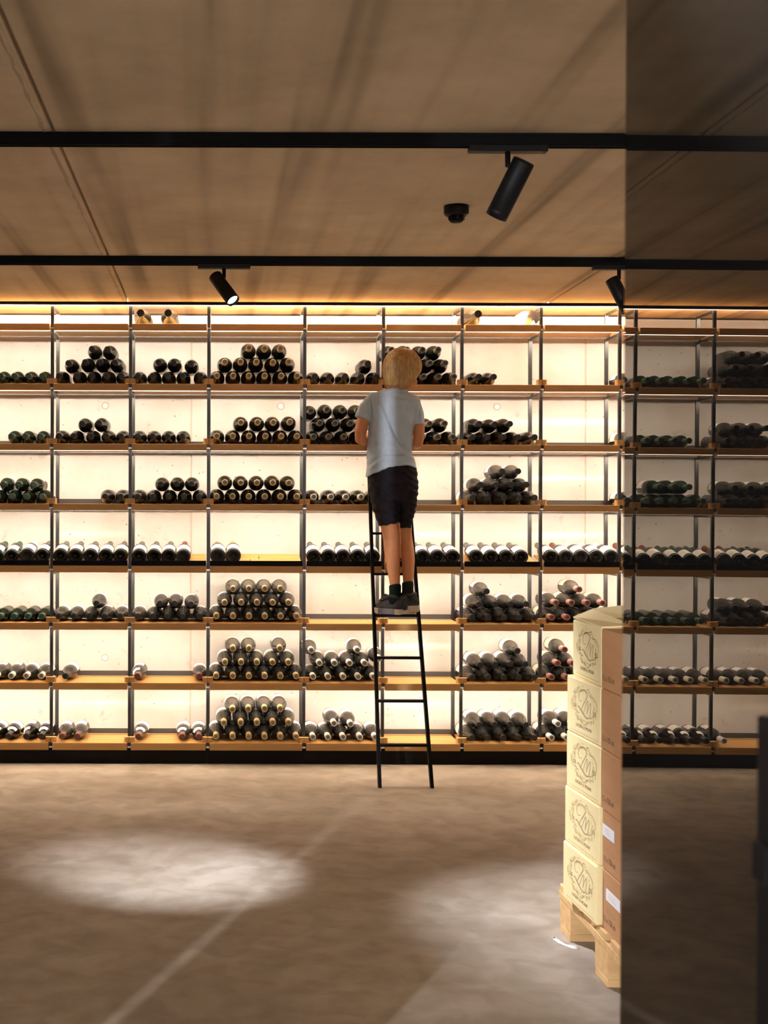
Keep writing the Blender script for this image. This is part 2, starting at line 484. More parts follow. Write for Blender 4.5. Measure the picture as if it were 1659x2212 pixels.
for i, gx in enumerate(GAPS):
    link('post', post_f, rack).location = (gx, 0, 0)
    link('rear_post', post_r, rack).location = (gx, 0, 0)
    for r in range(8):
        link('side_tie', tie, rack).location = (gx, 0, ZB[r] - .002)
        link('bolt', bolt, rack).location = (gx, 0, ZT[r] + (ZB[r] - ZT[r]) * .62)
        if r not in (0, 4):
            for s in (1, -1):
                if (s == -1 and i == 0) or (s == 1 and i == len(GAPS) - 1): continue
                link('bottle_stop', blk[s], rack).location = (gx, 0, ZT[r])
    link('side_tie', tie, rack).location = (gx, 0, ZTOP)
for i in range(len(GAPS) - 1):
    a, b = GAPS[i] + .0103, GAPS[i + 1] - .0103
    w = b - a
    cx = (a + b) / 2
    for r in range(8):
        t = ZT[r] - ZB[r]
        # plank with a deep front edge; the strip sits behind that edge and throws its light back and down
        pf = [(.0, -.0012), (.0012, 0), (.252, 0), (.252, -t + .003), (.0415, -.020), (.0290, -t + .0006), (.0290, -t), (.0012, -t), (0, -t + .0012)]
        n_ = len(pf)
        v = [(-w / 2, y, z) for y, z in pf] + [(w / 2, y, z) for y, z in pf]
        sb = MB().add(v, [tuple(range(n_)), tuple(reversed(range(n_, 2 * n_)))] + [(k, n_ + k, n_ + (k + 1) % n_, (k + 1) % n_) for k in range(n_)]).build('shelf_board', M['oak'], rack, False, True)
        sb.location = (cx, 0, ZT[r])
        if r < 7:
            st_ = MB()
            a0, a1 = -w / 2 + .002, w / 2 - .002
            st_.add([(a0, .0293, -t + .0004), (a1, .0293, -t + .0004), (a1, .0417, -.0206), (a0, .0417, -.0206)], [(0, 1, 2, 3)], 0)
            st_.add([(a0, .014, -t - .0003), (a1, .014, -t - .0003), (a1, .0285, -t - .0003), (a0, .0285, -t - .0003)], [(0, 3, 2, 1)], 1)
            st_.build('led_strip', [M['led'], M['led_line']], sb)
        rr = MB().box(-w / 2 - .002, w / 2 + .002, .253, .263, -t - .0035, .0).build('rear_rail', M['dark_rail'], rack)
        rr.location = (cx, 0, ZT[r])
        rf = MB().box(-w / 2 - .009, w / 2 + .009, .2995, .398, -.022, -.014).build('light_baffle', M['oak'], rack); rf.location = (cx, 0, ZT[r])  # added strip closing the rear gap, keeps light from the shelf above off the wall
        if r not in (0, 4):
            bs = MB().box(-w / 2 - .002, w / 2 + .002, .2905, .2985, .0005, .026).build('back_stop', M['dark_rail'], rack)
            bs.location = (cx, 0, ZT[r])
        if r == 4:
            dp = MB()
            ang = math.radians(10.5)
            dp.box(-w / 2 + .004, w / 2 - .004, 0, .235, -.008, 0, mat=Matrix.Translation((0, .016, .010)) @ Matrix.Rotation(ang, 4, 'X'))
            o = dp.build('sloping_display_board', M['oak'], rack); o.location = (cx, 0, ZT[r])
            o = MB().box(-w / 2, w / 2, .001, .011, .0002, .0265).build('front_lip', M['black'], rack); o.location = (cx, 0, ZT[r])
for x0, y0 in ((541, 1212), (560, 1207)):
    p = px(x0, y0, DR + .03)
    o = MB().tube([(0, 0, -.004), (0, 0, .011)], .0022, 8).build('pin', M['bolt'], rack); o.location = (p.x, .03 if y0 > 1209 else .06, p.z if y0 > 1209 else p.z + .002)
tr = MB().box(GAPS[0], GAPS[-1], 0, .035, ZTOP - .001, ZC).build('top_rail', M['black'], rack)
st_ = MB()
st_.add([(GAPS[0], .0352, ZTOP - .0005), (GAPS[-1], .0352, ZTOP - .0005), (GAPS[-1], .046, ZC - .0005), (GAPS[0], .046, ZC - .0005)], [(0, 1, 2, 3)], 0)
st_.add([(GAPS[0], .018, ZTOP - .0014), (GAPS[-1], .018, ZTOP - .0014), (GAPS[-1], .034, ZTOP - .0014), (GAPS[0], .034, ZTOP - .0014)], [(0, 3, 2, 1)], 1)
st_.build('led_strip', [M['led_top'], M['led_line']], tr)
for i in range(len(GAPS) - 1):
    MB().box(GAPS[i] + .0006, GAPS[i + 1] - .0006, .008, .27, 0, ZB[7] - .0005).build('plinth', M['plinth'], rack)

# ------------------------------------------------------------------ bottles
BL = 0.296
def shoulder_label(R):
    m = 12; half = math.radians(58)
    lb = MB()
    rows = [[((R * q_ + .0006) * math.sin(-half + 2 * half * q / m), y, (R * q_ + .0006) * math.cos(-half + 2 * half * q / m)) for q in range(m + 1)] for y, q_ in ((.098, .56), (.108, .68), (.120, .795))]
    lb.add([p for r_ in rows for p in r_], [(j * (m + 1) + q, j * (m + 1) + q + 1, (j + 1) * (m + 1) + q + 1, (j + 1) * (m + 1) + q) for j in range(2) for q in range(m)])
    return lb.mesh('shoulder_label', M['label_white'], True)
SHOULDER = {}
def bottle_meshes(R, shape, glass, cap, disc, lab):
    rn, rc = .0138, .0150
    if shape == 'burgundy':
        prof = [(.000, rn), (.062, rn), (.075, rn + .0012), (.092, R * .50), (.108, R * .665), (.126, R * .83), (.146, R * .955), (.163, R), (BL - .008, R), (BL - .002, R * .94), (BL, R * .82)]
    elif shape == 'bordeaux':
        prof = [(.000, rn), (.070, rn), (.080, rn + .001), (.092, R * .55), (.103, R * .82), (.114, R * .96), (.124, R), (BL - .008, R), (BL - .002, R * .94), (BL, R * .82)]
    else:  # magnum
        prof = [(.000, rn + .003), (.085, rn + .003), (.098, R * .45), (.125, R * .68), (.155, R * .88), (.185, R * .985), (.2, R), (.352, R), (.359, R * .94), (.36, R * .84)]
    # punt under the base
    e = prof[-1]
    prof = [(y, r * 1.0) for y, r in prof] + [(e[0] - .002, R * .62), (e[0] - .018, R * .35), (e[0] - .024, R * .06)]
    body = MB().lathe_y(prof, 24).mesh('glass_body', glass, True, True)
    k = rc + (.003 if shape == 'magnum' else 0)
    le = .092 if shape == 'magnum' else .068
    cp = MB()
    n = 18
    ring = lambda y, r: [(r * math.cos(2 * PI * q / n), y, r * math.sin(2 * PI * q / n)) for q in range(n)]
    cp.rings([ring(le, k - .0004), ring(.012, k), ring(.010, k + .0008), ring(.0005, k + .0008), ring(-.0012, k - .0012), ring(-.0012, k * .66)], 0, cap=False)
    cp.add(ring(-.0006, k * .66), [tuple(range(n))], 1)
    capm = cp.mesh('capsule', [cap, disc], True, True)
    labm = None
    if lab is not None:
        y0, y1 = (BL - .108, BL - .022) if shape != 'magnum' else (.23, .335)
        half = math.radians(78)
        lb = MB()
        m = 16
        rows = []
        for y in (y0, y1):
            rows.append([((R + .0004) * math.sin(-half + 2 * half * q / m), y, (R + .0004) * math.cos(-half + 2 * half * q / m)) for q in range(m + 1)])
        v = rows[0] + rows[1]
        lb.add(v, [(q, q + 1, m + 2 + q, m + 1 + q) for q in range(m)])
        labm = lb.mesh('paper_label', lab, True)
    return body, capm, labm

KIND = {
    # kind: R, shape, glass, cap, disc, label, words for the label
    'black':  (.0370, 'burgundy', 'glass_dark', 'cap_black', 'cork_dark', None, 'black-capped dark wine bottle'),
    'blackL': (.0370, 'burgundy', 'glass_dusty', 'cap_black', 'cork_dark', 'label_white', 'black-capped labelled wine bottle'),
    'gold':   (.0393, 'burgundy', 'glass_dark', 'cap_gold', 'cork_end', None, 'gold-capped dark wine bottle'),
    'goldL':  (.0393, 'burgundy', 'glass_dusty', 'cap_gold', 'cork_end', 'label_white', 'gold-capped dusty wine bottle'),
    'pale':   (.0375, 'burgundy', 'glass_dark', 'cap_dim', 'cork_dark', None, 'dull-capped dark wine bottle'),
    'cream':  (.0375, 'burgundy', 'glass_dark', 'cap_cream', 'cork_end', None, 'cream-capped dark wine bottle'),
    'white':  (.0375, 'burgundy', 'glass_dusty', 'cap_cream', 'cork_end', 'label_white', 'cream-capped dusty wine bottle'),
    'whiteW': (.0380, 'burgundy', 'glass_dusty', 'cap_white', 'cork_end', 'label_white', 'white-capped dusty wine bottle'),
    'green':  (.0345, 'bordeaux', 'glass_green', 'cap_green', 'cap_green', None, 'green-capped dark wine bottle'),
    'greenL': (.0350, 'bordeaux', 'glass_green', 'cap_green', 'cork_end', 'label_white', 'green-capped labelled wine bottle'),
    'pink':   (.0380, 'burgundy', 'glass_dusty', 'cap_pink', 'cap_red', 'label_cream', 'pink-capped dusty wine bottle'),
    'necked': (.0372, 'burgundy', 'glass_dark', 'cap_black', 'cork_dark', 'label_white', 'dark-capped bottle with white shoulder label'),
    'redN':   (.0370, 'burgundy', 'glass_dusty', 'cap_red', 'cap_red', 'label_white', 'red-capped bottle with shoulder label'),
    'red':    (.0370, 'burgundy', 'glass_dusty', 'cap_red', 'cap_red', 'label_white', 'red-capped labelled wine bottle'),
    'grey':   (.0370, 'burgundy', 'glass_dark', 'cap_grey', 'cap_grey', 'label_cream', 'grey-capped wine bottle'),
    'greyW':  (.0370, 'burgundy', 'glass_dark', 'cap_grey', 'cap_grey', 'label_white', 'grey-capped wine bottle'),
    'magnum': (.0450, 'magnum', 'glass_dark', 'cap_black', 'cork_dark', None, 'large dark magnum bottle'),
}
BM = {}
def proto(kind):
    if kind not in BM:
        R, sh, g, c, d, lab, w = KIND[kind]
        BM[kind] = bottle_meshes(R, sh, M[g], M[c], M[d], M[lab] if lab else None)
    return BM[kind]
ORD = ['first', 'second', 'third', 'fourth', 'fifth', 'sixth', 'seventh', 'eighth', 'ninth', 'tenth']
BAYN = {1: 'first', 2: 'second', 3: 'third', 4: 'fourth', 5: 'fifth', 6: 'sixth', 7: 'seventh', 8: 'eighth', 9: 'ninth'}
YTIP = DR - .030
JOIN = []
def bottle(kind, X, z, row, bay, where, flip=False, y=None, roll=None, yaw=0.0, joined=False):
    R, sh, g, c, d, lab, words = KIND[kind]
    bo, ca, la = proto(kind)
    label = f'{words}, {where}'
    grp = f'wine bottles on the {ORD[row - 1]} shelf' if bay > 0 else f'mirrored wine bottles on the {ORD[row - 1]} shelf'
    rl = random.uniform(-1.0, .45) if roll is None else roll
    if joined:
        q = Matrix.Rotation(math.radians(10.5), 4, 'X') @ Matrix.Rotation(PI + yaw, 4, 'Z') @ Matrix.Rotation(rl, 4, 'Y') if flip else Matrix.Rotation(yaw, 4, 'Z') @ Matrix.Rotation(rl, 4, 'Y')
        sl_ = None
        if kind in ('necked', 'redN'):
            if R not in SHOULDER: SHOULDER[R] = shoulder_label(R)
            sl_ = SHOULDER[R]
        JOIN.append((bo, ca, la, sl_, Matrix.Translation((X, YTIP if y is None else y, z)) @ q))
        return
    t = thing('wine_bottle', (X, YTIP if y is None else y, z), label, 'bottle', grp)
    if flip:
        t.rotation_mode = 'QUATERNION'
        m = Matrix.Rotation(math.radians(10.5), 4, 'X') @ Matrix.Rotation(PI + yaw, 4, 'Z') @ Matrix.Rotation(rl, 4, 'Y')
        t.rotation_quaternion = m.to_quaternion()
    else:
        t.rotation_mode = 'QUATERNION'
        t.rotation_quaternion = (Matrix.Rotation(yaw, 4, 'Z') @ Matrix.Rotation(rl, 4, 'Y')).to_quaternion()
    link('glass_body', bo, t); link('capsule', ca, t)
    if la: link('paper_label', la, t)
    if kind in ('necked', 'redN'):
        if R not in SHOULDER: SHOULDER[R] = shoulder_label(R)
        link('shoulder_label', SHOULDER[R], t)
    return t

MC = 0.435                                     # plane of the dark glass door
capX = lambda x: (x - VX) * YTIP / F           # capsule pixel -> X
mirX = lambda x: 2 * MC - (x - VX) * YTIP / F  # pixel in the reflection -> X
# (row, bay) -> kind, layers from the shelf up: pixels of the capsule ends
ST = {
 (2, 1): ('green', [[-28, 1, 30.5, 60, 89]]),
 (2, 2): ('black', [[126.6, 165.8, 198.7, 232.9, 263], [147, 184, 216.5, 245], [197.5, 231]]),
 (2, 3): ('black', [[295.8, 326.4, 358.2, 391, 433], [342.7, 373, 411.5]]),
 (2, 4): ('gold', [[467, 503, 538, 570, 606.8, 643.8], [484.8, 519, 553, 589, 623], [537, 572, 604]]),
 (2, 5): ('black', [[679.7, 711, 744.8, 778.5, 812.7], [794]]),
 (2, 6): ('pale', [[846, 880, 913, 946, 980], [862, 896, 928, 961], [845, 878, 912, 946]]),
 (2, 7): ('black', [[1034, 1066]]),
 (3, 1): ('green', [[24, 53.5, 86.4]]),
 (3, 2): ('black', [[126.6, 158, 194.5, 231, 263], [177, 213]]),
 (3, 3): ('black', [[296.6, 327, 361, 394]]),
 (3, 4): ('gold', [[467, 502.5, 538, 573.7, 609, 643], [520, 556, 590, 626]]),
 (3, 5): ('pale', [[675, 709, 742, 776], [691, 724, 757, 790], [671.5, 706, 740, 773]]),
 (3, 6): ('pale', [[912, 945.8, 978], [928, 960]]),
 (3, 7): ('black', [[1019, 1052, 1087, 1119, 1154.7], [1035, 1069, 1101]]),
 (3, 9): ('blackL', [[1366, 1399, 1433]]),
 (2, 9): ('blackL', [[1366, 1399]]),
 (4, 1): ('greenL', [[-40, -8, 24.6, 56, 89.7], [6.5, 39.8, 72.4]]),
 (4, 2): ('black', [[227, 260]]),
 (4, 3): ('black', [[298, 329, 364, 397, 430], [347, 381, 413]]),
 (4, 4): ('gold', [[466, 502, 537.5, 572, 606, 643], [485.6, 520, 555, 589.6, 624]]),
 (4, 5): ('cream', [[678, 717, 750.6, 782.5, 813]]),
 (4, 7): ('blackL', [[1021, 1055, 1089, 1121.5, 1155], [1037, 1071, 1104, 1137], [1085, 1119]]),
 (4, 9): ('greenL', [[1366, 1399, 1432]]),
 (6, 1): ('green', [[-29, 1, 30.5, 60, 90]]),
 (6, 2): ('blackL', [[127.6, 160, 192, 226, 259], [208.5]]),
 (6, 3): ('blackL', [[298, 330, 362, 394, 432], [346, 378, 413]]),
 (6, 4): ('goldL', [[467.8, 504, 540, 573, 608, 644], [486, 522, 556, 590, 624], [504, 539, 573, 606]]),
 (6, 7): ('blackL', [[1020, 1056, 1090, 1122.6, 1155.6], [1036, 1071, 1104, 1137], [1052]]),
 (6, 8): ('pink', [[1188, 1221.5, 1254, 1287, 1320], [1202, 1236, 1270, 1303], [1252]]),
 (7, 1): ('white', [[-38, -5, 25.3, 58.7, 92.4]]),
 (7, 4): ('goldL', [[467.8, 504, 539, 574, 608, 642.5], [487, 522, 556, 590, 624], [504, 539, 606]]),
 (7, 5): ('white', [[677.4, 708.5, 740, 771, 808], [692.3, 724, 755.5, 789], [673.5, 773, 820]]),
 (7, 7): ('blackL', [[1022, 1056, 1090, 1122, 1155.6], [1038.8, 1071, 1104, 1136], [1119]]),
 (7, 8): ('pink', [[1190, 1224, 1257, 1290], [1206, 1239], [1221]]),
 (8, 1): ('necked', [[-45, -12, 19, 58.7, 90]]),
 (8, 2): ('red', [[135.4, 168]]),
 (8, 4): ('goldL', [[467.8, 504, 540, 574, 608.6, 644], [485, 521.5, 556.7, 590.6, 625], [503.5, 538, 573, 607]]),
 (8, 5): ('white', [[677.9, 709, 740, 779, 812], [723, 759]]),
 (8, 7): ('blackL', [[1021.6, 1055, 1089, 1122, 1156], [1037, 1070, 1103, 1138]]),
 (8, 8): ('whiteW', [[1191, 1224, 1257], [1207, 1240]]),
}
LONE = [  # single bottles lying on their own: row, bay, kind, pixel, where
 (7, 2, 'blackL', 142, 'alone at left end of seventh shelf, second bay'),
 (7, 3, 'redN', 294, 'alone at left end of seventh shelf, third bay'),
 (7, 3, 'red', 433, 'alone at right end of seventh shelf, third bay'),
 (8, 3, 'redN', 300, 'alone at left end of bottom shelf, third bay'),
 (8, 3, 'redN', 435, 'left of two at right of bottom shelf, third bay'),
 (8, 3, 'redN', 435, 'right of two at right of bottom shelf, third bay'),
]
MIR = {  # bays left of the frame, known from their reflection in the dark glass
 (2, 0): ('green', [[1370, 1400, 1432, 1464, 1494]]),
 (2, -1): ('blackL', [[1570, 1602, 1636, 1669, 1702], [1586, 1619, 1653, 1687], [1600, 1634, 1668]]),
 (3, 0): ('green', [[1373, 1404, 1435, 1467]]),
 (3, -1): ('blackL', [[1572, 1605, 1638, 1672], [1589, 1622, 1656]]),
 (4, 0): ('greenL', [[1378, 1410, 1443, 1475, 1516], [1426, 1457, 1489]]),
 (4, -1): ('blackL', [[1573, 1606, 1640, 1674], [1588, 1622, 1656, 1690]]),
 (6, 0): ('green', [[1374, 1406, 1439, 1471, 1504]]),
 (6, -1): ('blackL', [[1574, 1608, 1641, 1675], [1590, 1624, 1658]]),
 (7, 0): ('white', [[1393, 1428, 1462, 1494, 1525]]),
 (7, -1): ('white', [[1573, 1606, 1638, 1670]]),
 (8, 0): ('necked', [[1396, 1428, 1468, 1499, 1530]]),
 (8, -1): ('whiteW', [[1566]]),
}
def spread(xs, dmin, lo=-9, hi=9):
    xs = list(xs)
    n = len(xs)
    for _ in range(600):
        for i in range(n - 1):
            g = dmin - (xs[i + 1] - xs[i])
            if g > 1e-6:
                xs[i] -= g / 2; xs[i + 1] += g / 2
        xs[0] = max(xs[0], lo); xs[-1] = min(xs[-1], hi)
    return xs
HIDE = {(2, 6): [(0, 0), (0, 1), (1, 0), (1, 1)], (6, 8): [(0, 3), (0, 4)], (7, 8): [(0, 2), (0, 3)], (8, 8): [(0, 2)],
        (2, 1): [(0, 0)], (4, 1): [(0, 0), (0, 1)], (6, 1): [(0, 0)], (7, 1): [(0, 0)], (8, 1): [(0, 0), (0, 1)], (3, 5): [(1, 3)], (2, 9): [(0, 1)], (3, 9): [(0, 1), (0, 2)], (4, 9): [(0, 1), (0, 2)]}
def fill(row, bay, kind, layers, conv, mirrored=False):
    R = KIND[kind][0]
    zs = ZT[row - 1]
    placed = []
    lname = ['lower', 'middle', 'top'] if len(layers) == 3 else ['lower', 'upper']
    lo, hi = GAPS[bay + 3 - 1 + 0], GAPS[bay + 3]
    for li, lay in enumerate(layers):
        X = sorted(conv(x) for x in lay)
        e = .0425 if li == 0 else .024
        X = spread(X, 2 * R + .0012, lo + e, hi - e)
        cur = []
        for i, x in enumerate(X):
            z = R
            for (xx, zz) in placed:
                dx = abs(x - xx)
                if dx < 2 * R + .0011:
                    z = max(z, zz + math.sqrt(max(0, (2 * R + .0011) ** 2 - dx * dx)))
            cur.append((x, z))
            k = (len(X) - 1 - i) if mirrored else i
            pos = ORD[k] + ' from left'
            lw = f' in {lname[li]} layer' if len(layers) > 1 else ''
            if mirrored:
                b = 'nearer' if bay == 0 else 'farther'
                where = f'{pos}{lw}, {b} bay reflected in glass, {ORD[row - 1]} shelf'
            else:
                where = f'{pos}{lw}, {BAYN[bay]} bay of {ORD[row - 1]} shelf'
            hid = mirrored or (li, i) in HIDE.get((row, bay), ())
            bottle(kind, x, zs + z + .0004, row, bay, where, joined=hid)
        placed += cur
for (row, bay), (kind, layers) in ST.items():
    fill(row, bay, kind, layers, capX)
for (row, bay), (kind, layers) in MIR.items():
    fill(row, bay, kind, layers, mirX, True)
for row, bay, kind, x, where in LONE:
    bottle(kind, min(max(capX(x), GAPS[bay + 2] + .0435), GAPS[bay + 3] - .0435) - (.085 if where.startswith('left of two at') else 0), ZT[row - 1] + KIND[kind][0] + .0004, row, bay, where, yaw=random.uniform(-.03, .03))

# row five: bottles shown base first on the sloping board
R5 = .0370
ROW5 = {1: ([-43, -10, 21.4, 63, 95], ['greenL', 'greenL', 'greenL', 'whiteW', 'greyW']),
        2: ([130.4, 163, 196, 230, 262.5], ['grey', 'grey', 'greyW', 'greyW', 'grey']),
        3: ([300.5, 333, 364.8, 396.5], ['grey', 'grey', 'grey', 'red']),
        4: ([471, 504], ['goldL', 'goldL']),
        5: ([677.8, 710, 741.5, 773, 805.5], ['greyW'] * 5),
        6: ([848, 880.5, 913, 945, 978], ['greyW'] * 5),
        7: ([1029, 1061, 1093, 1126], ['greyW'] * 4),
        8: ([1192, 1223.5, 1255, 1286.5, 1318], ['grey', 'red', 'whiteW', 'whiteW', 'whiteW']),
        9: ([1365], ['red']),
        0: ([1386, 1420, 1462, 1494, 1526], ['greenL', 'red', 'greenL', 'greenL', 'greenL']),
        -1: ([1566, 1597, 1630, 1661], ['red', 'red', 'greenL', 'greenL'])}
a5 = math.radians(10.5)
for bay, (xs, kinds) in ROW5.items():
    conv = (lambda x: (x - VX) * (DR + .02) / F) if bay > 0 else (lambda x: 2 * MC - (x - VX) * (DR + .02) / F)
    X = [conv(x) for x in xs]
    order = sorted(range(len(X)), key=lambda i: X[i])
    Xs = spread([X[i] for i in order], 2 * max(KIND[k_][0] for k_ in kinds) + .0008, GAPS[bay + 2] + .0095 + (.0393 if kinds[0] == 'goldL' else R5), GAPS[bay + 3] - .0095 - R5)
    for q, i in enumerate(order):
        kind = kinds[i]
        R = KIND[kind][0]
        k = q if bay > 0 else len(Xs) - 1 - q
        # base centre rests just behind the lip, bottle lies along the slope
        s0 = .004                      # distance along the board from its front edge
        by = DR + .016 + s0 * math.cos(a5) - R * math.sin(a5)
        bz = ZT[4] + .010 + s0 * math.sin(a5) + R * math.cos(a5) + .0006
        ty = by + BL * math.cos(a5); tz = bz + BL * math.sin(a5)
        if bay > 0:
            where = f'base outward, {ORD[k]} from left on fifth shelf, {BAYN[bay]} bay'
        else:
            where = f'base outward, {ORD[k]} from left, fifth shelf of {"nearer" if bay == 0 else "farther"} bay reflected in glass'
        bottle(kind, Xs[q], tz, 5, bay, where, joined=bay < 1 or (bay == 1 and q < 1), flip=True, y=ty, roll=random.uniform(-.25, .25) + (.25 if bay < 4 else -.2))

def join_rest():
    mats, v, f, mi = [], [], [], []
    for bo, ca, la, sl_, mt in JOIN:
        for me in (bo, ca, la, sl_):
            if not me: continue
            idx = []
            for mm in me.materials:
                if mm not in mats: mats.append(mm)
                idx.append(mats.index(mm))
            o = len(v)
            v += [tuple(mt @ p.co) for p in me.vertices]
            for p in me.polygons:
                f.append([q + o for q in p.vertices]); mi.append(idx[p.material_index])
    me = bpy.data.meshes.new('wine_bottles')
    me.from_pydata(v, [], f)
    for mm in mats: me.materials.append(mm)
    me.polygons.foreach_set('material_index', mi)
    me.polygons.foreach_set('use_smooth', [True] * len(f))
    me.update()
    tag(link('wine_bottles', me), 'further bottles on the rack, hidden or seen only mirrored in the dark glass', 'bottles', kind='stuff')
join_rest()

# top shelf: two magnums, one more, and a tissue wrapped bottle
for x, where in ((302.5, 'left of the two on top shelf, third bay'), (362, 'right of the two on top shelf, third bay'), (1032, 'alone at left of top shelf, seventh bay')):
    d = DR - .06
    bottle('magnum', (x - VX) * d / F, ZT[0] + .0455, 1, 3, where, y=d)
d = DR - .04
wb = thing('wrapped_bottle', ((1152 - VX) * d / F, d, ZT[0]), 'white magnum with tissue-wrapped neck, right end of top shelf, seventh bay', 'bottle')
MB().lathe_y([(.04, .017), (.10, .019), (.13, .03), (.16, .041), (.19, .045), (.34, .045), (.35, .04)], 24).build('glass_body', M['cap_white'], wb, True, True).location = (0, 0, .0455)
rnd = random.Random(3)
tw = MB()
rings = []
for j, (yy, rr, zz) in enumerate([(.10, .021, 0), (.075, .024, .001), (.05, .022, .002), (.028, .026, .003), (.01, .020, .002), (0, .008, .002)]):
    rings.append([(rr * (1 + .22 * math.sin(5 * 2 * PI * k / 20 + j) + rnd.uniform(-.1, .1)) * math.cos(2 * PI * k / 20), yy + rnd.uniform(-.004, .004), zz + rr * (1 + .22 * math.sin(5 * 2 * PI * k / 20 + j)) * math.sin(2 * PI * k / 20)) for k in range(20)])
tw.rings(rings)
tw.add([(.004, .02, .012), (.03, .004, .016), (.035, .002, -.02), (.012, .006, -.048), (.0, .016, -.02), (.004, .026, .010), (.028, .014, .012), (.03, .012, -.02), (.012, .010, -.044), (.002, .022, -.018)],
       [(0, 1, 2, 4), (2, 3, 4), (9, 7, 6, 5), (9, 8, 7), (0, 5, 6, 1), (1, 6, 7, 2), (2, 7, 8, 3), (3, 8, 9, 4), (4, 9, 5, 0)])
tw.build('tissue', M['tissue'], wb, True, True).location = (0, 0, .0455)

# ------------------------------------------------------------------ ladder
lad = thing('ladder', (.88, 6.24, 0), 'slim black metal ladder leaning on the rack with the boy on it', 'ladder')
def yl(z): return .3375 * z
ZL = 1.60
def rail(x0, x1):
    b = MB()
    v = []
    for (z, x) in ((0.0, x0), (ZL, x1)):
        for dx, dy in ((-.0075, -.018), (.0075, -.018), (.0075, .018), (-.0075, .018)):
            v.append((x + dx, yl(z) + dy, z))
    b.add(v, [(0, 3, 2, 1), (4, 5, 6, 7), (0, 1, 5, 4), (1, 2, 6, 5), (2, 3, 7, 6), (3, 0, 4, 7)])
    return b
LX0, LX1 = .7547 - .88, .757 - .88
RX0, RX1 = .998 - .88, .945 - .88
rail(LX0, LX1).build('rail', M['black'], lad)
rail(RX0, RX1).build('rail', M['black'], lad)
for k in range(8):
    z = .193 + .1978 * k
    if z > 1.56: break
    t = z / ZL
    xr = RX0 + (RX1 - RX0) * t
    MB().box(LX0 + .006, xr - .006, yl(z) - .016, yl(z) + .016, z - .013, z - .001, ch=.001).build('rung', M['black'], lad)

# ------------------------------------------------------------------ the boy
boy = thing('person', (.88, 6.5, .79), 'blond child seen from behind in pale blue T-shirt and dark shorts, standing on the ladder', 'person')
BO = Vector((.88, 6.5, .79))
def P(x, y, d): return px(x, y, d) - BO
def W(w, d): return w * d / F

def ring_px(y, xl, xr, d, depth, n=28, pw=2.3, dyf=None):
    """horizontal section given by its left/right pixel at row y"""
    c = P((xl + xr) / 2, y, d)
    a = W((xr - xl) / 2, d)
    out = []
    for k in range(n):
        t = 2 * PI * k / n
        cx, sy = math.cos(t), math.sin(t)
        ex = math.copysign(abs(cx) ** (2 / pw), cx) * a
        ey = math.copysign(abs(sy) ** (2 / pw), sy) * depth
        p = c + Vector((ex, ey, 0))
        if dyf:
            xp = (xl + xr) / 2 + ex / a * (xr - xl) / 2
            p.z -= W(dyf(xp), d)
        out.append(p)
    return out

HEADC = P(869, 797, 6.52)
HM = Matrix.Translation(HEADC) @ Matrix.Rotation(math.radians(-40), 4, 'Z') @ Matrix.Rotation(math.radians(-15), 4, 'X') @ Matrix.Rotation(math.radians(7), 4, 'Y')
body = MB()
# head
body.ellipsoid((0, -.005, .012), (.071, .086, .078), HM)
body.ellipsoid((0, .028, -.045), (.054, .056, .058), HM)
body.ellipsoid((0, .058, -.083), (.024, .020, .018), HM)
for s in (-1, 1):
    body.ellipsoid((s * .034, .055, -.042), (.026, .024, .026), HM)
    body.ellipsoid((s * .072, -.004, -.022), (.008, .016, .027), HM, 12, 8)
body.ellipsoid((0, .089, -.036), (.010, .014, .012), HM, 12, 8)
body.ellipsoid((0, .083, -.020), (.007, .010, .022), HM, 12, 8)
body.ellipsoid((0, .077, -.066), (.019, .008, .008), HM, 12, 8)
body.ellipsoid((0, .074, .012), (.05, .012, .012), HM)
# neck and trunk
nk0 = HM @ Vector((0, -.024, -.05))
body.tube([nk0, P(858, 838, 6.51), P(852, 850, 6.505)], [.040, .037, .046], 16)
body.rings([ring_px(846, 836, 876, 6.50, .035), ring_px(862, 810, 892, 6.50, .05), ring_px(885, 806, 888, 6.50, .066), ring_px(930, 803, 884, 6.5, .07), ring_px(980, 803, 884, 6.5, .065), ring_px(1015, 802, 892, 6.5, .075), ring_px(1055, 806, 896, 6.5, .075)])
# legs
LEGL = [(1055, 826, 22, 6.50), (1095, 833, 21, 6.50), (1128, 840, 19.5, 6.51), (1150, 844, 18.6, 6.525), (1166, 846, 18.0, 6.53), (1185, 846.5, 17.3, 6.52), (1205, 848, 16.2, 6.50), (1230, 850.5, 14.0, 6.475), (1252, 853, 11.8, 6.455), (1275, 854, 10.6, 6.445), (1298, 856, 9, 6.445)]
LEGR = [(1055, 876, 21, 6.50), (1095, 876, 18, 6.50), (1128, 876, 14.5, 6.52), (1150, 876.5, 13.2, 6.53), (1170, 878.5, 13.8, 6.53), (1190, 880.5, 14.8, 6.51), (1210, 882, 14.4, 6.49), (1235, 882.5, 12.6, 6.47), (1255, 882, 11.2, 6.455), (1278, 882, 10.2, 6.445), (1296, 884, 9, 6.452)]
for L in (LEGL, LEGR):
    body.tube([P(x, y, d) for y, x, r, d in L], [W(r, d) * 1.0 for y, x, r, d in L], 18)
# feet inside the shoes
body.tube([P(857, 1298, 6.445), P(853, 1310, 6.455), P(838, 1315, 6.49)], [.018, .018, .014], 12)
body.tube([P(884, 1296, 6.452), P(886, 1308, 6.47), P(881, 1314, 6.52)], [.018, .018, .014], 12)
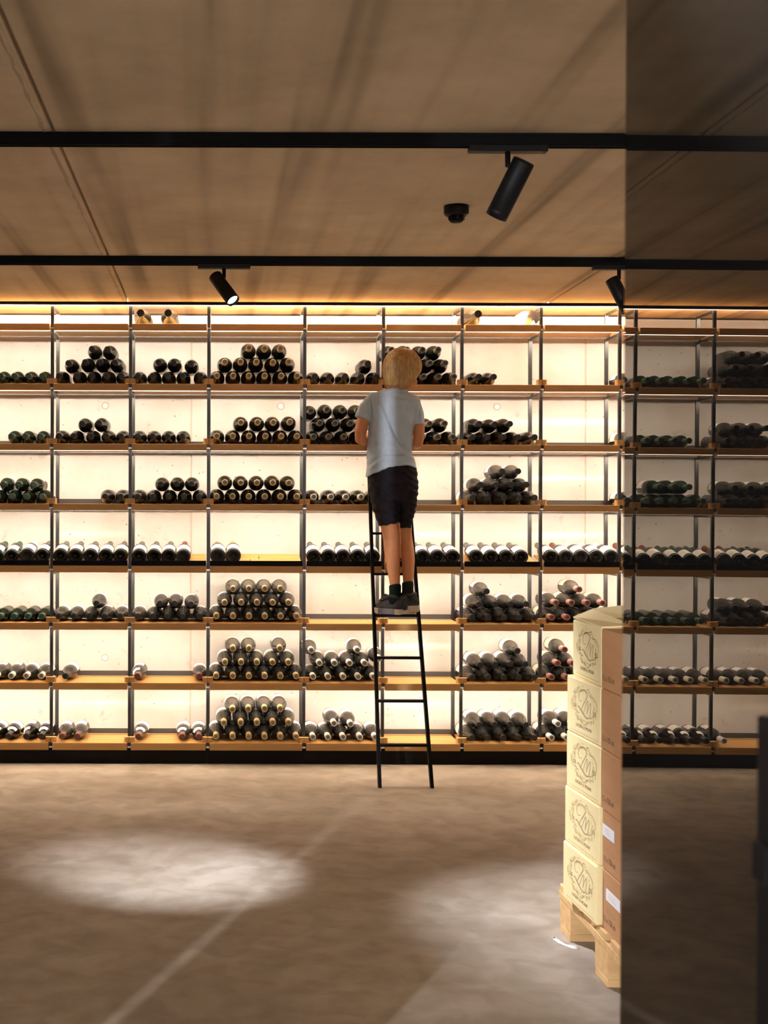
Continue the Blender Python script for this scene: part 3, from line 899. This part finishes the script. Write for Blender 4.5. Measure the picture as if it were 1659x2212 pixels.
# arms: elbows low and out, forearms reaching forward to the shelf
ARML = [P(806, 870, 6.50), P(793, 888, 6.495), P(782.5, 910, 6.485), P(778.5, 932, 6.475), P(778, 948, 6.475), P(785, 950, 6.52), P(795, 943, 6.60), P(803, 938, 6.68)]
ARMLR = [.028, .029, .0300, .0300, .0275, .0270, .024, .019]
ARMR = [P(892, 876, 6.50), P(900, 894, 6.495), P(904.5, 918, 6.485), P(904, 940, 6.475), P(902, 957, 6.475), P(899, 959, 6.52), P(893, 951, 6.60), P(888, 944, 6.68)]
ARMRR = [.027, .028, .0285, .0275, .0255, .0250, .023, .019]
body.tube(ARML, ARMLR, 16)
body.tube(ARMR, ARMRR, 16)
# hands: palm, four bent fingers of different lengths closed over the shelf edge, thumb from the side
def hand(wr, side):
    w = Vector(wr)
    zs = ZT[2] - BO.z
    palm = w + Vector((0, .048, .004))
    body.tube([w, w + Vector((0, .02, .004)), palm, palm + Vector((0, .018, .002))], [(.019, .015), (.024, .014), (.029, .0125), (.027, .011)], 12)
    for q, ln in enumerate((.046, .053, .050, .040)):
        x = side * (-.021 + .0145 * q)
        k0 = palm + Vector((x, .008, .002))
        k1 = k0 + Vector((0, ln * .5, .006))
        k2 = k1 + Vector((0, ln * .38, -.008))
        k3 = k2 + Vector((0, ln * .22, -.014))
        body.tube([k0, k1, k2, k3], [.0075, .0072, .0065, .0052], 8)
    t0 = w + Vector((side * -.018, .026, 0))
    body.tube([t0, t0 + Vector((side * -.02, .018, -.004)), t0 + Vector((side * -.024, .040, -.010)), t0 + Vector((side * -.018, .056, -.016))], [.0105, .0095, .008, .006], 8)
hand(ARML[-1], -1)
hand(ARMR[-1], 1)
bm_ = baked(body, M['skin'], .0042, 5, 'body')
link('body', bm_, boy)
for s in (-1, 1):
    MB().ellipsoid((s * .030, .0765, -.008), (.0115, .010, .0085), HM, 14, 10).build('eye', M['eye'], boy, True, True)
MB().ellipsoid((0, .0835, -.066), (.017, .0045, .0055), HM, 14, 8).build('lips', M['lips'], boy, True, True)

# hair: bowl shaped shell with strands running from the crown
def hair_pt(phi, t, off=0.0):
    """phi round the head (0 = face), t from crown (0) to the cut edge (1)"""
    c = math.cos(phi)
    back = (1 - c) / 2                         # 0 at face, 1 at nape
    side = abs(math.sin(phi))
    zend = .040 - .150 * min(1, back * 1.55) ** 1.2 - .006 * math.sin(7 * phi) * side
    rx, ry, rz = .0900 + off, .0965 + off, .094 + off
    # arc length down the dome, then straight down to the cut edge
    arc = PI / 2 * .092
    drop = max(0.0, -zend)
    tot = arc + drop if zend < 0 else arc * (math.acos(min(1, zend / rz)) / (PI / 2))
    sl = tot * t
    if sl <= arc:
        th = PI / 2 * sl / arc
        z, s = math.cos(th) * rz, math.sin(th)
    else:
        z = -(sl - arc)
        s = 1 - .34 * ((sl - arc) / .11) ** 1.6
    fl = .0028 * math.sin(9 * phi) * t + .002 * math.sin(17 * phi + 1) * t
    return Vector((math.sin(phi) * (rx + fl) * s, math.cos(phi) * (ry + fl) * s - .008, z + .008))
nu, nv = 72, 22
hr = MB()
rows = []
for j in range(nv + 1):
    rows.append([HM @ hair_pt(2 * PI * k / nu, max(j / nv, .02)) for k in range(nu)])
for j in range(nv, nv - 4, -1):
    rows.append([HM @ hair_pt(2 * PI * k / nu, j / nv, -.016) for k in range(nu)])
hr.rings(rows)
hair = hr.build('hair', M['hair'], boy, True, True)
st = MB()
rnd = random.Random(11)
for q in range(800):
    ph = rnd.uniform(0, 2 * PI)
    sw = rnd.uniform(-.22, .22)
    t0 = rnd.uniform(.03, .35); t1 = min(1.0, t0 + rnd.uniform(.45, .8)) if rnd.random() < .4 else rnd.uniform(.97, 1.035)
    o0 = rnd.uniform(.0005, .0035)
    pts = [HM @ hair_pt(ph + sw * (u ** 1.5), t0 + (t1 - t0) * u, o0 * math.sin(PI * min(u * 1.1, 1) ** .8) - .0006) for u in (0, .2, .4, .6, .8, 1)]
    w = rnd.uniform(.0012, .0028)
    st.tube(pts, [w * .4, w, w, w, w * .9, w * .3], 5)
so = st.build('strands', M['hair'], hair, True)
so['kind'] = 'stuff'

# T-shirt
HEM = [(786, 1033), (792, 1030), (806, 1021), (822, 1012), (840, 1006), (865, 1002), (885, 1005), (903, 1015)]
def hem(x):
    for (a, ya), (b, yb) in zip(HEM[:-1], HEM[1:]):
        if x <= b:
            return ya + (yb - ya) * max(0, (x - a)) / (b - a)
    return HEM[-1][1]
sh = MB()
sec = [(838.5, 838, 872, .038), (842, 822, 876, .046), (846, 803, 883, .054), (850, 795, 892, .060), (856, 791.5, 903, .067), (864, 790.5, 908, .074), (880, 791, 906, .084), (900, 794, 900, .090), (920, 795, 895, .090), (945, 793.5, 891, .088), (965, 793, 889.5, .086), (982, 793, 892, .086), (996, 792, 896, .088)]
rg = [ring_px(y, a, b, 6.50, dp, 40, 2.35) for y, a, b, dp in sec]
rg.append(ring_px(1000, 790.5, 898, 6.50, .090, 40, 2.35, lambda x: (hem(x) - 1000) * .5))
rg.append(ring_px(1000, 789.5, 900.5, 6.50, .092, 40, 2.35, lambda x: (hem(x) - 1000)))
sh.rings(rg)
# sleeves
sh.tube([P(812, 866, 6.50), P(798, 871, 6.495), P(787.5, 886, 6.49), P(780.5, 904, 6.485)], [.034, .0365, .0365, .0365], 20)
sh.tube([P(886, 870, 6.50), P(896, 877, 6.495), P(900.5, 895, 6.49), P(902.5, 917, 6.485)], [.033, .0350, .0345, .0335], 20)
me = baked(sh, M['shirt'], .0038, 4, 'tshirt')
# fabric folds: creases given as pixel polylines on the back
CRE = [([(812, 858), (825, 890), (838, 925), (852, 955), (872, 980), (890, 992)], 5.5, .0085), ([(836, 905), (846, 935), (862, 962), (890, 978)], 4.0, .0065),
       ([(794, 858), (793, 880), (796, 905)], 3.0, .006), ([(905, 862), (899, 890), (897, 912)], 3.0, .006), ([(889, 905), (885, 930), (890, 965)], 3.5, .005),
       ([(806, 862), (818, 920), (830, 975)], 5.0, .004), ([(793, 985), (830, 965), (850, 985)], 5.0, -.006), ([(795, 1015), (830, 985), (880, 985), (898, 992)], 4.0, .007),
       ([(780, 868), (778, 885), (772, 900)], 2.5, .005), ([(787, 866), (787, 884), (786, 900)], 2.5, -.004), ([(906, 875), (909, 895), (911, 912)], 2.5, .004),
       ([(870, 985), (893, 999)], 3.0, -.006), ([(840, 862), (865, 866), (892, 872)], 6.0, .003)]
def seg_dist(p, a, b):
    ax, ay = a; bx, by = b
    dx, dy = bx - ax, by - ay
    t = max(0, min(1, ((p[0] - ax) * dx + (p[1] - ay) * dy) / (dx * dx + dy * dy)))
    return math.hypot(p[0] - ax - t * dx, p[1] - ay - t * dy), (p[0] - ax) * dy - (p[1] - ay) * dx
disp = [0.0] * len(me.vertices)
for v in me.vertices:
    if v.normal.y > .35: continue
    wp = v.co + BO
    q = (VX + wp.x * F / wp.y, VY - (wp.z - CAMZ) * F / wp.y)
    for poly, wd, amp in CRE:
        dmin, sg = 1e9, 1
        for a, b in zip(poly[:-1], poly[1:]):
            dd, cc = seg_dist(q, a, b)
            if dd < dmin: dmin, sg = dd, (1 if cc > 0 else -1)
        if dmin > 4 * wd: continue
        s_ = dmin * sg / wd
        # fade towards both ends of the crease
        e0 = math.hypot(q[0] - poly[0][0], q[1] - poly[0][1]); e1 = math.hypot(q[0] - poly[-1][0], q[1] - poly[-1][1])
        fade = min(1, e0 / 14) * min(1, e1 / 14)
        disp[v.index] += amp * fade * (math.exp(-s_ * s_ * .9) - .75 * math.exp(-(s_ - 1.5) ** 2 * .8))
nbr = [[] for _ in disp]
for e in me.edges:
    a, b = e.vertices
    nbr[a].append(b); nbr[b].append(a)
for _ in range(3):
    disp = [.5 * d + .5 * sum(disp[k] for k in nb) / max(1, len(nb)) for d, nb in zip(disp, nbr)]
nrm = [v.normal.copy() for v in me.vertices]
for v in me.vertices:
    v.co += nrm[v.index] * disp[v.index]
me.update()
shirt = link('t_shirt', me, boy)
cu = MB()
cr = [ring_px(840.5, 834.5, 877.5, 6.50, .0455, 32, 2.2), ]
c0 = P(856, 841.5, 6.50)
pts = [c0 + Vector((W(22.5, 6.5) * math.cos(2 * PI * k / 24), .047 * math.sin(2 * PI * k / 24), -.002 + .006 * math.sin(2 * PI * k / 24))) for k in range(25)]
cu.tube(pts, .0055, 8, cap=False).build('collar', M['shirt'], shirt, True)

# shorts
so_ = MB()
so_.rings([ring_px(y, a, b, 6.50, dp, 32, 2.3) for y, a, b, dp in ((996, 798, 893, .080), (1010, 797, 899, .086), (1030, 796, 902, .094), (1050, 796.5, 903, .097), (1066, 798, 902.5, .092), (1080, 801, 900, .080))])
so_.rings([ring_px(y, a, b, d, dp, 24, 2.3) for y, a, b, dp, d in ((1060, 799, 852, .082, 6.50), (1085, 802, 857, .078, 6.50), (1105, 807.5, 858.5, .072, 6.505), (1122, 813.5, 859, .068, 6.51))]
          + [ring_px(1136, 819, 859, 6.515, .066, 24, 2.3, lambda x: (859 - x) * .0 + -(x - 819) * .22)])
so_.rings([ring_px(y, a, b, d, dp, 24, 2.3) for y, a, b, dp, d in ((1060, 852, 903, .082, 6.50), (1085, 858.5, 899.5, .075, 6.50), (1105, 860, 896, .068, 6.51), (1122, 861.5, 891.5, .062, 6.52), (1139.5, 863, 888, .058, 6.525))])
ms = baked(so_, M['shorts'], .0042, 3, 'shorts')
for v in ms.vertices:
    wp = v.co + BO
    x, y = VX + wp.x * F / wp.y, VY - (wp.z - CAMZ) * F / wp.y
    v.co += v.normal * (.0022 * math.sin(y * .22 + x * .13) * math.sin(x * .17 - y * .05) + .0018 * math.sin(y * .45 - x * .3))
link('shorts', ms, boy)

# socks
for L, y0, nm in ((LEGL, 1263, 0), (LEGR, 1257, 1)):
    cx, ri = (854, 13.2) if nm == 0 else (881.5, 12.8)
    s = MB()
    s.tube([P(cx - .5, y0, 6.45), P(cx, y0 + 3, 6.448), P(cx, y0 + 16, 6.446), P(cx + .3, y0 + 27, 6.446), P(cx + 1, y0 + 38, 6.45)], [W(ri - .6, 6.45), W(ri, 6.45), W(ri - .3, 6.45), W(ri + .6, 6.45), W(ri + 1.2, 6.45)], 18)
    s.build('sock', M['sock'], boy, True, True)

# shoes
def shoe(heel, toe, zh, zt, ankle):
    """heel and toe are the ends of the sole on the floor plan"""
    h = Vector((heel[0], heel[1], zh)) - BO
    t = Vector((toe[0], toe[1], zt)) - BO
    ax = (t - h); Ls = ax.length; ax.normalize()
    sd = ax.cross(Vector((0, 0, 1))).normalized()
    up = sd.cross(ax).normalized()
    outl = [(0.0, .018), (.03, .028), (.1, .033), (.25, .034), (.42, .032), (.6, .038), (.75, .041), (.88, .036), (.96, .024), (1.0, .010)]
    def sec(u, w, z0, z1, inset=0.0):
        c = h + ax * (Ls * u)
        return c, w - inset
    def slab(z0, z1, grow, mi_fn, top_in=0.0):
        vt = []
        left = [(u, w + grow) for u, w in outl]
        loop = [h + ax * (Ls * u) + sd * w for u, w in left] + [h + ax * (Ls * u) - sd * w for u, w in reversed(left)]
        us = [u for u, w in left] + [u for u, w in reversed(left)]
        n = len(loop)
        b = MB()
        rock = lambda u: .010 * max(0, (u - .72) / .28) ** 2 + .006 * max(0, (.12 - u) / .12) ** 2
        v = [p + up * (z0 + rock(u)) for p, u in zip(loop, us)] + [p + up * (z1 + rock(u) * .4) for p, u in zip(loop, us)]
        b.add(v, [tuple(reversed(range(n))), tuple(range(n, 2 * n))])
        for k in range(n):
            k2 = (k + 1) % n
            b.add([v[k], v[k2], v[n + k2], v[n + k]], [(0, 1, 2, 3)], mi_fn((us[k] + us[k2]) / 2))
        return b
    root = thing('shoe')
    root.parent = boy
    slab(0, .026, .003, lambda u: 1 if .33 < u < .80 else 0).build('sole', [M['sole'], M['sole_grey']], root, False, True)
    upm = MB()
    prof = [(.00, .024, .064), (.05, .030, .072), (.14, .034, .072), (.26, .034, .064), (.38, .033, .062), (.52, .036, .052), (.66, .039, .043), (.80, .038, .034), (.92, .028, .026), (.99, .012, .018)]
    rings = []
    for u, w, hh in prof:
        c = h + ax * (Ls * u) + up * .022
        r = []
        for k in range(16):
            t_ = PI * k / 15
            r.append(c + sd * (w * math.cos(t_) * (1 - .12 * math.sin(t_))) + up * (hh * math.sin(t_) ** .75))
        rings.append(r)
    upm.rings(rings)
    upm.build('upper', M['shoe'], root, True, True)
    # padded collar round the ankle, tongue and laces
    ca = Vector(ankle) - BO
    pts = [ca + sd * (.033 * math.sin(2 * PI * k / 20)) + ax * (.040 * math.cos(2 * PI * k / 20) + .004) + up * (.012 * -math.cos(2 * PI * k / 20) ** 2 + .012) for k in range(21)]
    MB().tube(pts, .0075, 8, cap=False).build('collar', M['shoe'], root, True)
    tg = MB().tube([ca + ax * .045 + up * .012, ca + ax * .062 + up * -.006, ca + ax * .085 - up * .024], [(.019, .005), (.020, .006), (.018, .005)], 10)
    tg.build('tongue', M['shoe'], root, True, True)
    lc = MB()
    for q in range(4):
        c = ca + ax * (.056 + .013 * q) + up * (.004 - .0105 * q)
        lc.tube([c - sd * .021 - up * .004, c + up * .004, c + sd * .021 - up * .004], .0026, 6)
    lc.build('laces', M['sole_grey'], root, True)
    return root
shoe((.902, 6.405), (.768, 6.535), .7905, .7905, tuple(P(855, 1291, 6.447) + BO))
shoe((.935, 6.405), (.912, 6.600), .812, .770, tuple(P(884, 1287, 6.452) + BO))

# ------------------------------------------------------------------ light tracks, spot lamps, smoke detector
def track(y, label):
    t = thing('light_track', (0, y, ZC), label, 'light track')
    b = MB().box(-3.6, 3.6, 0, .033, -.031, 0).build('channel', M['black'], t)
    MB().box(-3.6, 3.6, .004, .007, -.036, -.031).build('lip', M['black'], t)
    MB().box(-3.6, 3.6, .026, .029, -.036, -.031).build('lip', M['black'], t)
    return t
track(3.716, 'black ceiling light track nearest the viewer, above the smoke detector')
track(5.553, 'black ceiling light track just in front of the rack')
track(1.88, 'black ceiling light track out of the picture over the viewer')

def spot_lamp(stem_x, ty, top, aim, L, R, label, power, angle=42, stem_side=0, blend=.9, soft=.03):
    t = thing('spotlight', (stem_x, ty + .0165, ZC - .036), label, 'spotlight')
    o = Vector(t.location)
    MB().box(-.109, .109, -.016, .016, -.014, .004, ch=.001).build('track_adapter', M['lamp_black'], t)
    p1 = Vector(top) - o
    dirv = (Vector(aim) - Vector(top)).normalized()
    MB().tube([(0, 0, -.012), (0, 0, -.05), p1 + dirv * .028 + (Vector((0, 0, 0)) - p1) * .25], [.008, .008, .008], 12).build('stem', M['lamp_black'], t, True, True)
    h = MB()
    n = 28
    q = dirv.to_track_quat('Z', 'Y').to_matrix().to_4x4()
    mt = Matrix.Translation(p1) @ q
    ring = lambda z, r: [mt @ Vector((r * math.cos(2 * PI * k / n), r * math.sin(2 * PI * k / n), z)) for k in range(n)]
    h.rings([ring(0, R * .2), ring(0, R * .96), ring(.002, R), ring(L - .022, R), ring(L - .021, R * .985), ring(L - .019, R), ring(L, R), ring(L, R * .9), ring(L - .012, R * .84), ring(L - .012, R * .1)], cap=True)
    hd = h.build('lamp_head', M['lamp_black'], t, False, True)
    for p in hd.data.polygons: p.use_smooth = len(p.vertices) == 4
    MB().rings([ring(L - .0115, R * .84), ring(L - .0095, R * .80)], cap=True).build('lens', M['lens'], t, False, True)
    ld = bpy.data.lights.new('spot_beam', 'SPOT')
    ld.energy = power; ld.color = SPOT_COLOR; ld.spot_size = math.radians(angle); ld.spot_blend = blend; ld.shadow_soft_size = soft
    lo = bpy.data.objects.new('spot_beam', ld); COL.objects.link(lo)
    lo.parent = t
    lo.matrix_local = Matrix.Translation(p1 + dirv * (L + .004)) @ (-dirv).to_track_quat('Z', 'Y').to_matrix().to_4x4()
    return t
spot_lamp(.020, 5.553, (-.017, 5.565, 2.262), (1.34, 4.22, 0.2), .155, .0285, 'black cylindrical spotlight with its lit lens facing the viewer, above the rack', SPOT_POWER * 1.1, 38, blend=1.0)
spot_lamp(.803, 3.716, (.841, 3.70, 2.262), (-.17, 4.80, 0), .168, .031, 'large black spotlight on the near track beside the smoke detector', SPOT_POWER * 1.05, 24.5, blend=1.0)
spot_lamp(1.662, 5.553, (1.632, 5.57, 2.256), (2.6, 5.0, 0), .155, .0285, 'black spotlight half hidden by the edge of the dark glass', SPOT_POWER * .5, 46)
for k_, x_ in enumerate((-1.5, 0.3, 2.1)):   # unseen fill lamps added over the viewer, bounced off the wall opposite the rack
    spot_lamp(x_, 1.88, (x_, 1.86, 2.25), (x_ * 1.1, YB, 1.25), .155, .0285, f'black spotlight over the viewer aimed at the wall opposite the rack, {ORD[k_]} from left', FILL_POWER, 80, blend=.8)
spot_lamp(-2.374, -2.5, (-2.36, -2.47, 2.25), (.35, 3.5, 0), .155, .0285, 'black spotlight behind the viewer shining through the gap between the entrance panels', SIDE_POWER, 44, blend=.5, soft=.010)
trk = track(-2.5165, 'black ceiling light track behind the viewer')
for a_, b_, w_ in ((-1.385, -1.095, 'right'), (-3.6, -1.412, 'left')):   # unseen panels added to block the side lamp; their edges draw the floor shadows
    tag(MB().box(a_, b_, .185, .215, 0, ZC - .05).build('blocker_panel', M['black']), f'black upright entrance panel beside the viewer, {w_} of its narrow gap', 'panel', 'light blocking panels')

sd = thing('smoke_detector', (.817, 4.62, ZC), 'small round black smoke detector on the concrete ceiling', 'smoke detector')
def disc(prof, n=28):
    b = MB()
    b.rings([[(r * math.cos(2 * PI * k / n), r * math.sin(2 * PI * k / n), z) for k in range(n)] for z, r in prof])
    return b
disc([(0, .043), (-.026, .043), (-.034, .036), (-.035, .030)]).build('base', M['lamp_black'], sd, True, True)
disc([(-.034, .026), (-.050, .025), (-.056, .019), (-.057, .004)]).build('sensor_chamber', M['black'], sd, True, True)
vn = MB()
for k in range(8):
    a = 2 * PI * k / 8
    vn.box(-.002, .002, .0235, .0285, -.048, -.036, mat=Matrix.Rotation(a, 4, 'Z'))
vn.build('vents', M['steel'], sd)

# ------------------------------------------------------------------ cartons on the pallet
pal = thing('pallet', (1.06, 3.25, 0), 'pale wooden pallet under the stacked wine cartons', 'pallet')
PXW = .80
for xs in (0, .35, .70):
    for ys in (0.01, .385, .77):
        MB().box(xs, xs + .10, ys, ys + .125, .022, .100, ch=.002).build('block', M['pine'], pal)
    MB().box(xs - .002, xs + .102, 0, .90, .1002, .1215, ch=.0015).build('stringer_board', M['pine'], pal)
for ys in (0.01, .385, .77):
    MB().box(0, PXW, ys + .006, ys + .119, 0, .0218, ch=.0015).build('bottom_board', M['pine'], pal)
for k in range(7):
    ys = .004 + k * .1335
    MB().box(-.001, PXW, ys, ys + .088, .1217, .1435, ch=.002).build('deck_board', M['pine'], pal)

BH = .1655
def ribbon(pts, w0, w1=None):
    """flat stroke in the (u, v) plane with varying width"""
    w1 = w0 if w1 is None else w1
    pts = [Vector(p) for p in pts]
    L, Rr = [], []
    n = len(pts)
    for i, p in enumerate(pts):
        a = pts[max(i - 1, 0)]; b = pts[min(i + 1, n - 1)]
        t = (b - a).normalized(); nn = Vector((-t.y, t.x))
        s = math.sin(PI * i / (n - 1)) ** .6
        w = w0 + (w1 - w0) * s
        L.append(p + nn * w / 2); Rr.append(p - nn * w / 2)
    v = L + Rr
    return v, [(i, i + 1, n + i + 1, n + i) for i in range(n - 1)]
def spline(ctrl, k=10):
    pts = [Vector(p) for p in ctrl]
    pts = [pts[0]] + pts + [pts[-1]]
    out = []
    for i in range(1, len(pts) - 2):
        p0, p1, p2, p3 = pts[i - 1:i + 3]
        for q in range(k):
            t = q / k
            out.append(.5 * ((2 * p1) + (p2 - p0) * t + (2 * p0 - 5 * p1 + 4 * p2 - p3) * t * t + (3 * p1 - p0 - 3 * p2 + p3) * t ** 3))
    out.append(pts[-2])
    return out
BLEN = .294
def carton_print():
    """printing of the cream carton face: u runs towards the viewer, v down; returned as a mesh on the face X = 0 looking to -X"""
    b = MB()
    def put(v, f, mi, d=.0004):
        b.add([(-d, -(p[0]) * BLEN, -p[1] * BH) for p in v], f, mi)
    # script monogram: L with loop and long foot stroke, M over it
    Ls = [(.47, .36), (.40, .38), (.365, .31), (.385, .22), (.45, .18), (.54, .16), (.60, .19), (.615, .25), (.56, .34), (.50, .42), (.455, .50), (.42, .545)]
    for c, w0, w1 in ((Ls, .006, .017), ([(.33, .50), (.37, .485), (.42, .52), (.50, .575), (.58, .625), (.64, .625), (.68, .60)], .008, .036),
                      ([(.50, .58), (.55, .47), (.60, .36), (.63, .33), (.635, .38), (.62, .48), (.61, .565)], .005, .013),
                      ([(.61, .565), (.65, .45), (.70, .36), (.725, .35), (.72, .42), (.70, .53), (.69, .60), (.72, .61), (.76, .57)], .005, .015),
                      ([(.33, .585), (.345, .60), (.37, .59)], .004, .010)):
        v, f = ribbon(spline(c), w0, w1)
        put([(p.x, p.y) for p in v], f, 0)
    # wreath of leaves and scrolls
    rnd = random.Random(5)
    for k in range(104):
        a = 2 * PI * k / 104 + rnd.uniform(-.05, .05)
        rr = rnd.uniform(.80, 1.14)
        cx, cy = .53 + .33 * rr * math.cos(a), .43 + .285 * rr * math.sin(a)
        ta = a + PI / 2 + rnd.uniform(-.9, .9)
        ln = rnd.uniform(.025, .06)
        c = [(cx - ln * math.cos(ta), cy - ln * .8 * math.sin(ta)), (cx + .012 * math.cos(a), cy + .012 * math.sin(a)), (cx + ln * math.cos(ta), cy + ln * .8 * math.sin(ta))]
        v, f = ribbon(spline(c, 4), .003, rnd.uniform(.008, .022))
        put([(p.x, p.y) for p in v], f, 1)
    # two small tablets
    for u, w in ((.205, .485), (.795, .505)):
        put([(u, w - .035), (u + .085, w - .035), (u + .085, w + .035), (u, w + .035)], [(0, 1, 2, 3)], 0)
        for q in range(2):
            put([(u + .012, w - .018 + q * .024), (u + .072, w - .018 + q * .024), (u + .072, w - .010 + q * .024), (u + .012, w - .010 + q * .024)], [(0, 1, 2, 3)], 2, .0007)
    # words
    v, f = text_mesh('LUCIEN LE MOINE', 1.0)
    xs = [p.x for p in v]; wd = max(xs) - min(xs)
    sc = .47 / wd
    for off in (-.0012, .0012):
        put([(.515 + p.x * sc + off, .845 - p.y * .082) for p in v], f, 0)
    # line of small print too fine to read
    u = .10
    while u < .93:
        w = rnd.uniform(.012, .05)
        put([(u, .928), (min(u + w, .94), .928), (min(u + w, .94), .943), (u, .943)], [(0, 1, 2, 3)], 1)
        u += w + rnd.uniform(.006, .016)
    return b.mesh('printed_emblem', [M['ink'], M['ink_soft'], M['carton_cream']])
cp_mesh = carton_print()
def size_print():
    b = MB()
    v, f = text_mesh('12 x 750 ml', .022, 'LEFT')
    b.add([(-.0004, -p.x, p.y) for p in v], f, 0)
    return b.mesh('printed_size', M['ink_dark'])
sp_mesh = size_print()
def carton(yfar, xl, yaw, z0, mat, label, group, wx=.40, ly=BLEN):
    c = thing('carton', (xl, yfar, z0), label, 'carton', group, (0, 0, yaw))
    # body hollow is not seen: closed box with slightly soft edges and a lid seam
    MB().box(0, wx, -ly, 0, .0005, BH - .0022, ch=.0025).build('carton_body', mat, c)
    sm = MB().box(.002, wx - .002, -ly + .002, -ly / 2 - .0015, BH - .0022, BH - .0006).box(.002, wx - .002, -ly / 2 + .0015, -.002, BH - .0022, BH - .0006)
    sm.build('lid_flap', mat, c)
    return c
top_x = [1.0366, 1.0415, 1.046, 1.047, 1.0640]
yaws = [math.radians(3.2), math.radians(3.6), math.radians(3.2), math.radians(3.2), math.radians(.2)]
ZP = .1437
PLACE = ['lowest', 'second lowest', 'middle', 'second highest', 'topmost']
for k in range(5):
    c = carton(4.016, top_x[k], yaws[k], ZP + k * BH, M['carton_cream'], f'cream carton with script emblem, {PLACE[k]} of the printed stack on the pallet', 'printed cream cartons')
    link('printed_emblem', cp_mesh, c).location = (0, 0, BH)
    if k == 4:   # the lid of the top carton has sprung open
        lid = MB()
        a, b_, cc, d_ = Vector((.0005, .001, BH + .003)), Vector((.0005, -BLEN - .001, BH - .001)), Vector((.056 + .12, -BLEN - .006, BH + .006)), Vector((.115, .001, BH + .044))
        mid1, mid2 = (b_ + cc) / 2 + Vector((0, 0, .001)), (a + d_) / 2 + Vector((0, 0, .003))
        cc = Vector((.17, -BLEN + .01, BH + .012)); d_ = Vector((.16, -.004, BH + .040))
        up = Vector((0, 0, .004))
        q = [a, b_, mid1, cc, d_, mid2]
        lid.add([p for p in q] + [p + up for p in q], [(0, 1, 2, 5), (5, 2, 3, 4), (6, 11, 8, 7), (11, 10, 9, 8), (0, 6, 7, 1), (1, 7, 8, 2), (2, 8, 9, 3), (3, 9, 10, 4), (4, 10, 11, 5), (5, 11, 6, 0)])
        lf = lid.build('sprung_lid', M['carton_cream'], c, False, True)
        tag(lf, 'cream lid sprung open')
        rnd = random.Random(9)
        sm = MB()
        for r_ in range(3):
            for q_ in range(4):
                if rnd.random() < .25: continue
                u = .45 + .15 * r_; w = .62 + .09 * q_
                def on(u, w):
                    p = (a * (1 - u) + d_ * u) * (1 - w) + (b_ * (1 - u) + cc * u) * w
                    return p + Vector((0, 0, .0068))
                sm.add([on(u, w), on(u + .085, w + .01), on(u + .085, w + .045), on(u, w + .035)], [(0, 1, 2, 3)])
        sm.build('printed_marks', M['ink_dark'], c)
for k in range(5):
    c = carton(3.712, (1.067, 1.0665, 1.0615, 1.0615, 1.0625)[k], math.radians(.4), ZP + k * BH, M['carton_brown'], f'plain brown carton, {PLACE[k]} of the stack half hidden by the dark glass', 'brown cartons', .38, .31)
    link('printed_size', sp_mesh, c).location = (0, -.012, .024)
    if k < 2:
        y0, y1, z0, z1 = (-.035, -.160, .086, .118) if k == 0 else (-.004, -.108, .092, .124)
        MB().box(-.0006, -.0001, y1, y0, z0, z1).build('paper_label', M['paper'], c)
        pr = MB()
        for q in range(3):
            pr.box(-.0009, -.0006, y1 + .03 + .006 * q, y0 - .02, z0 + .009 + q * .006, z0 + .0105 + q * .006)
        pr.build('printed_lines', M['ink_soft'], c)

# stretch film trodden on the floor by the pallet
fm = MB()
rnd = random.Random(21)
pts = [px(1196, 2028, 4.05), px(1207, 2036, 4.02), px(1222, 2042, 3.99), px(1238, 2046, 3.97), px(1250, 2046, 3.965)]
line = [Vector((p.x, p.y, 0)) for p in pts]
v = []
for i, p in enumerate(line):
    w = .012 + .006 * math.sin(i * 2.1)
    v += [p + Vector((0, w, .0015 + .004 * abs(math.sin(i * 1.7)))), p + Vector((.004, 0, .006 + .004 * math.cos(i))), p + Vector((0, -w * .7, .0012))]
f = []
for i in range(len(line) - 1):
    for q in range(2):
        f.append((i * 3 + q, i * 3 + q + 1, i * 3 + 3 + q + 1, i * 3 + 3 + q))
fo = fm.add(v, f).build('plastic_wrap', M['film'], None, True)
so2 = fo.modifiers.new('s', 'SOLIDIFY'); so2.thickness = .0012
tag(fo, 'scrap of white stretch film on the floor beside the pallet foot', 'plastic film')

# ------------------------------------------------------------------ dark glass door at the right
door = thing('glass_door', (MC, 1.44, 0), 'open leaf of dark tinted glass at the right, mirroring the wine rack', 'glass door')
EPS = .0033
g = MB()
x_at = lambda z: EPS * (z - CAMZ)
v = []
for z in (.012, 2.30):
    v += [(x_at(z), 0, z), (x_at(z), -1.02, z), (x_at(z) + .012, -1.02, z), (x_at(z) + .012, 0, z)]
g.add(v, [(0, 1, 2, 3), (7, 6, 5, 4), (0, 4, 5, 1), (1, 5, 6, 2), (2, 6, 7, 3), (3, 7, 4, 0)])
g.build('pane', M['mirror_glass'], door, False, True)
hx = -.0385
pb = px(1642, 1541, .985)
hb = MB().box(hx, hx + .020, pb.y - 1.44 - .03, pb.y - 1.44 + .0, .45, pb.z, ch=.001)
hb.build('pull_bar', M['door_black'], door)
p0 = px(1622, 1810, .985); p1 = px(1622, 1893, .985)
MB().box(p0.x - MC, -.004, pb.y - 1.44 - .028, pb.y - 1.44 - .002, p1.z, p0.z, ch=.002).build('lock_body', M['door_black'], door)
MB().box(hx + .020, -.002, pb.y - 1.44 - .026, pb.y - 1.44 - .006, .55, .57).build('standoff', M['door_black'], door)
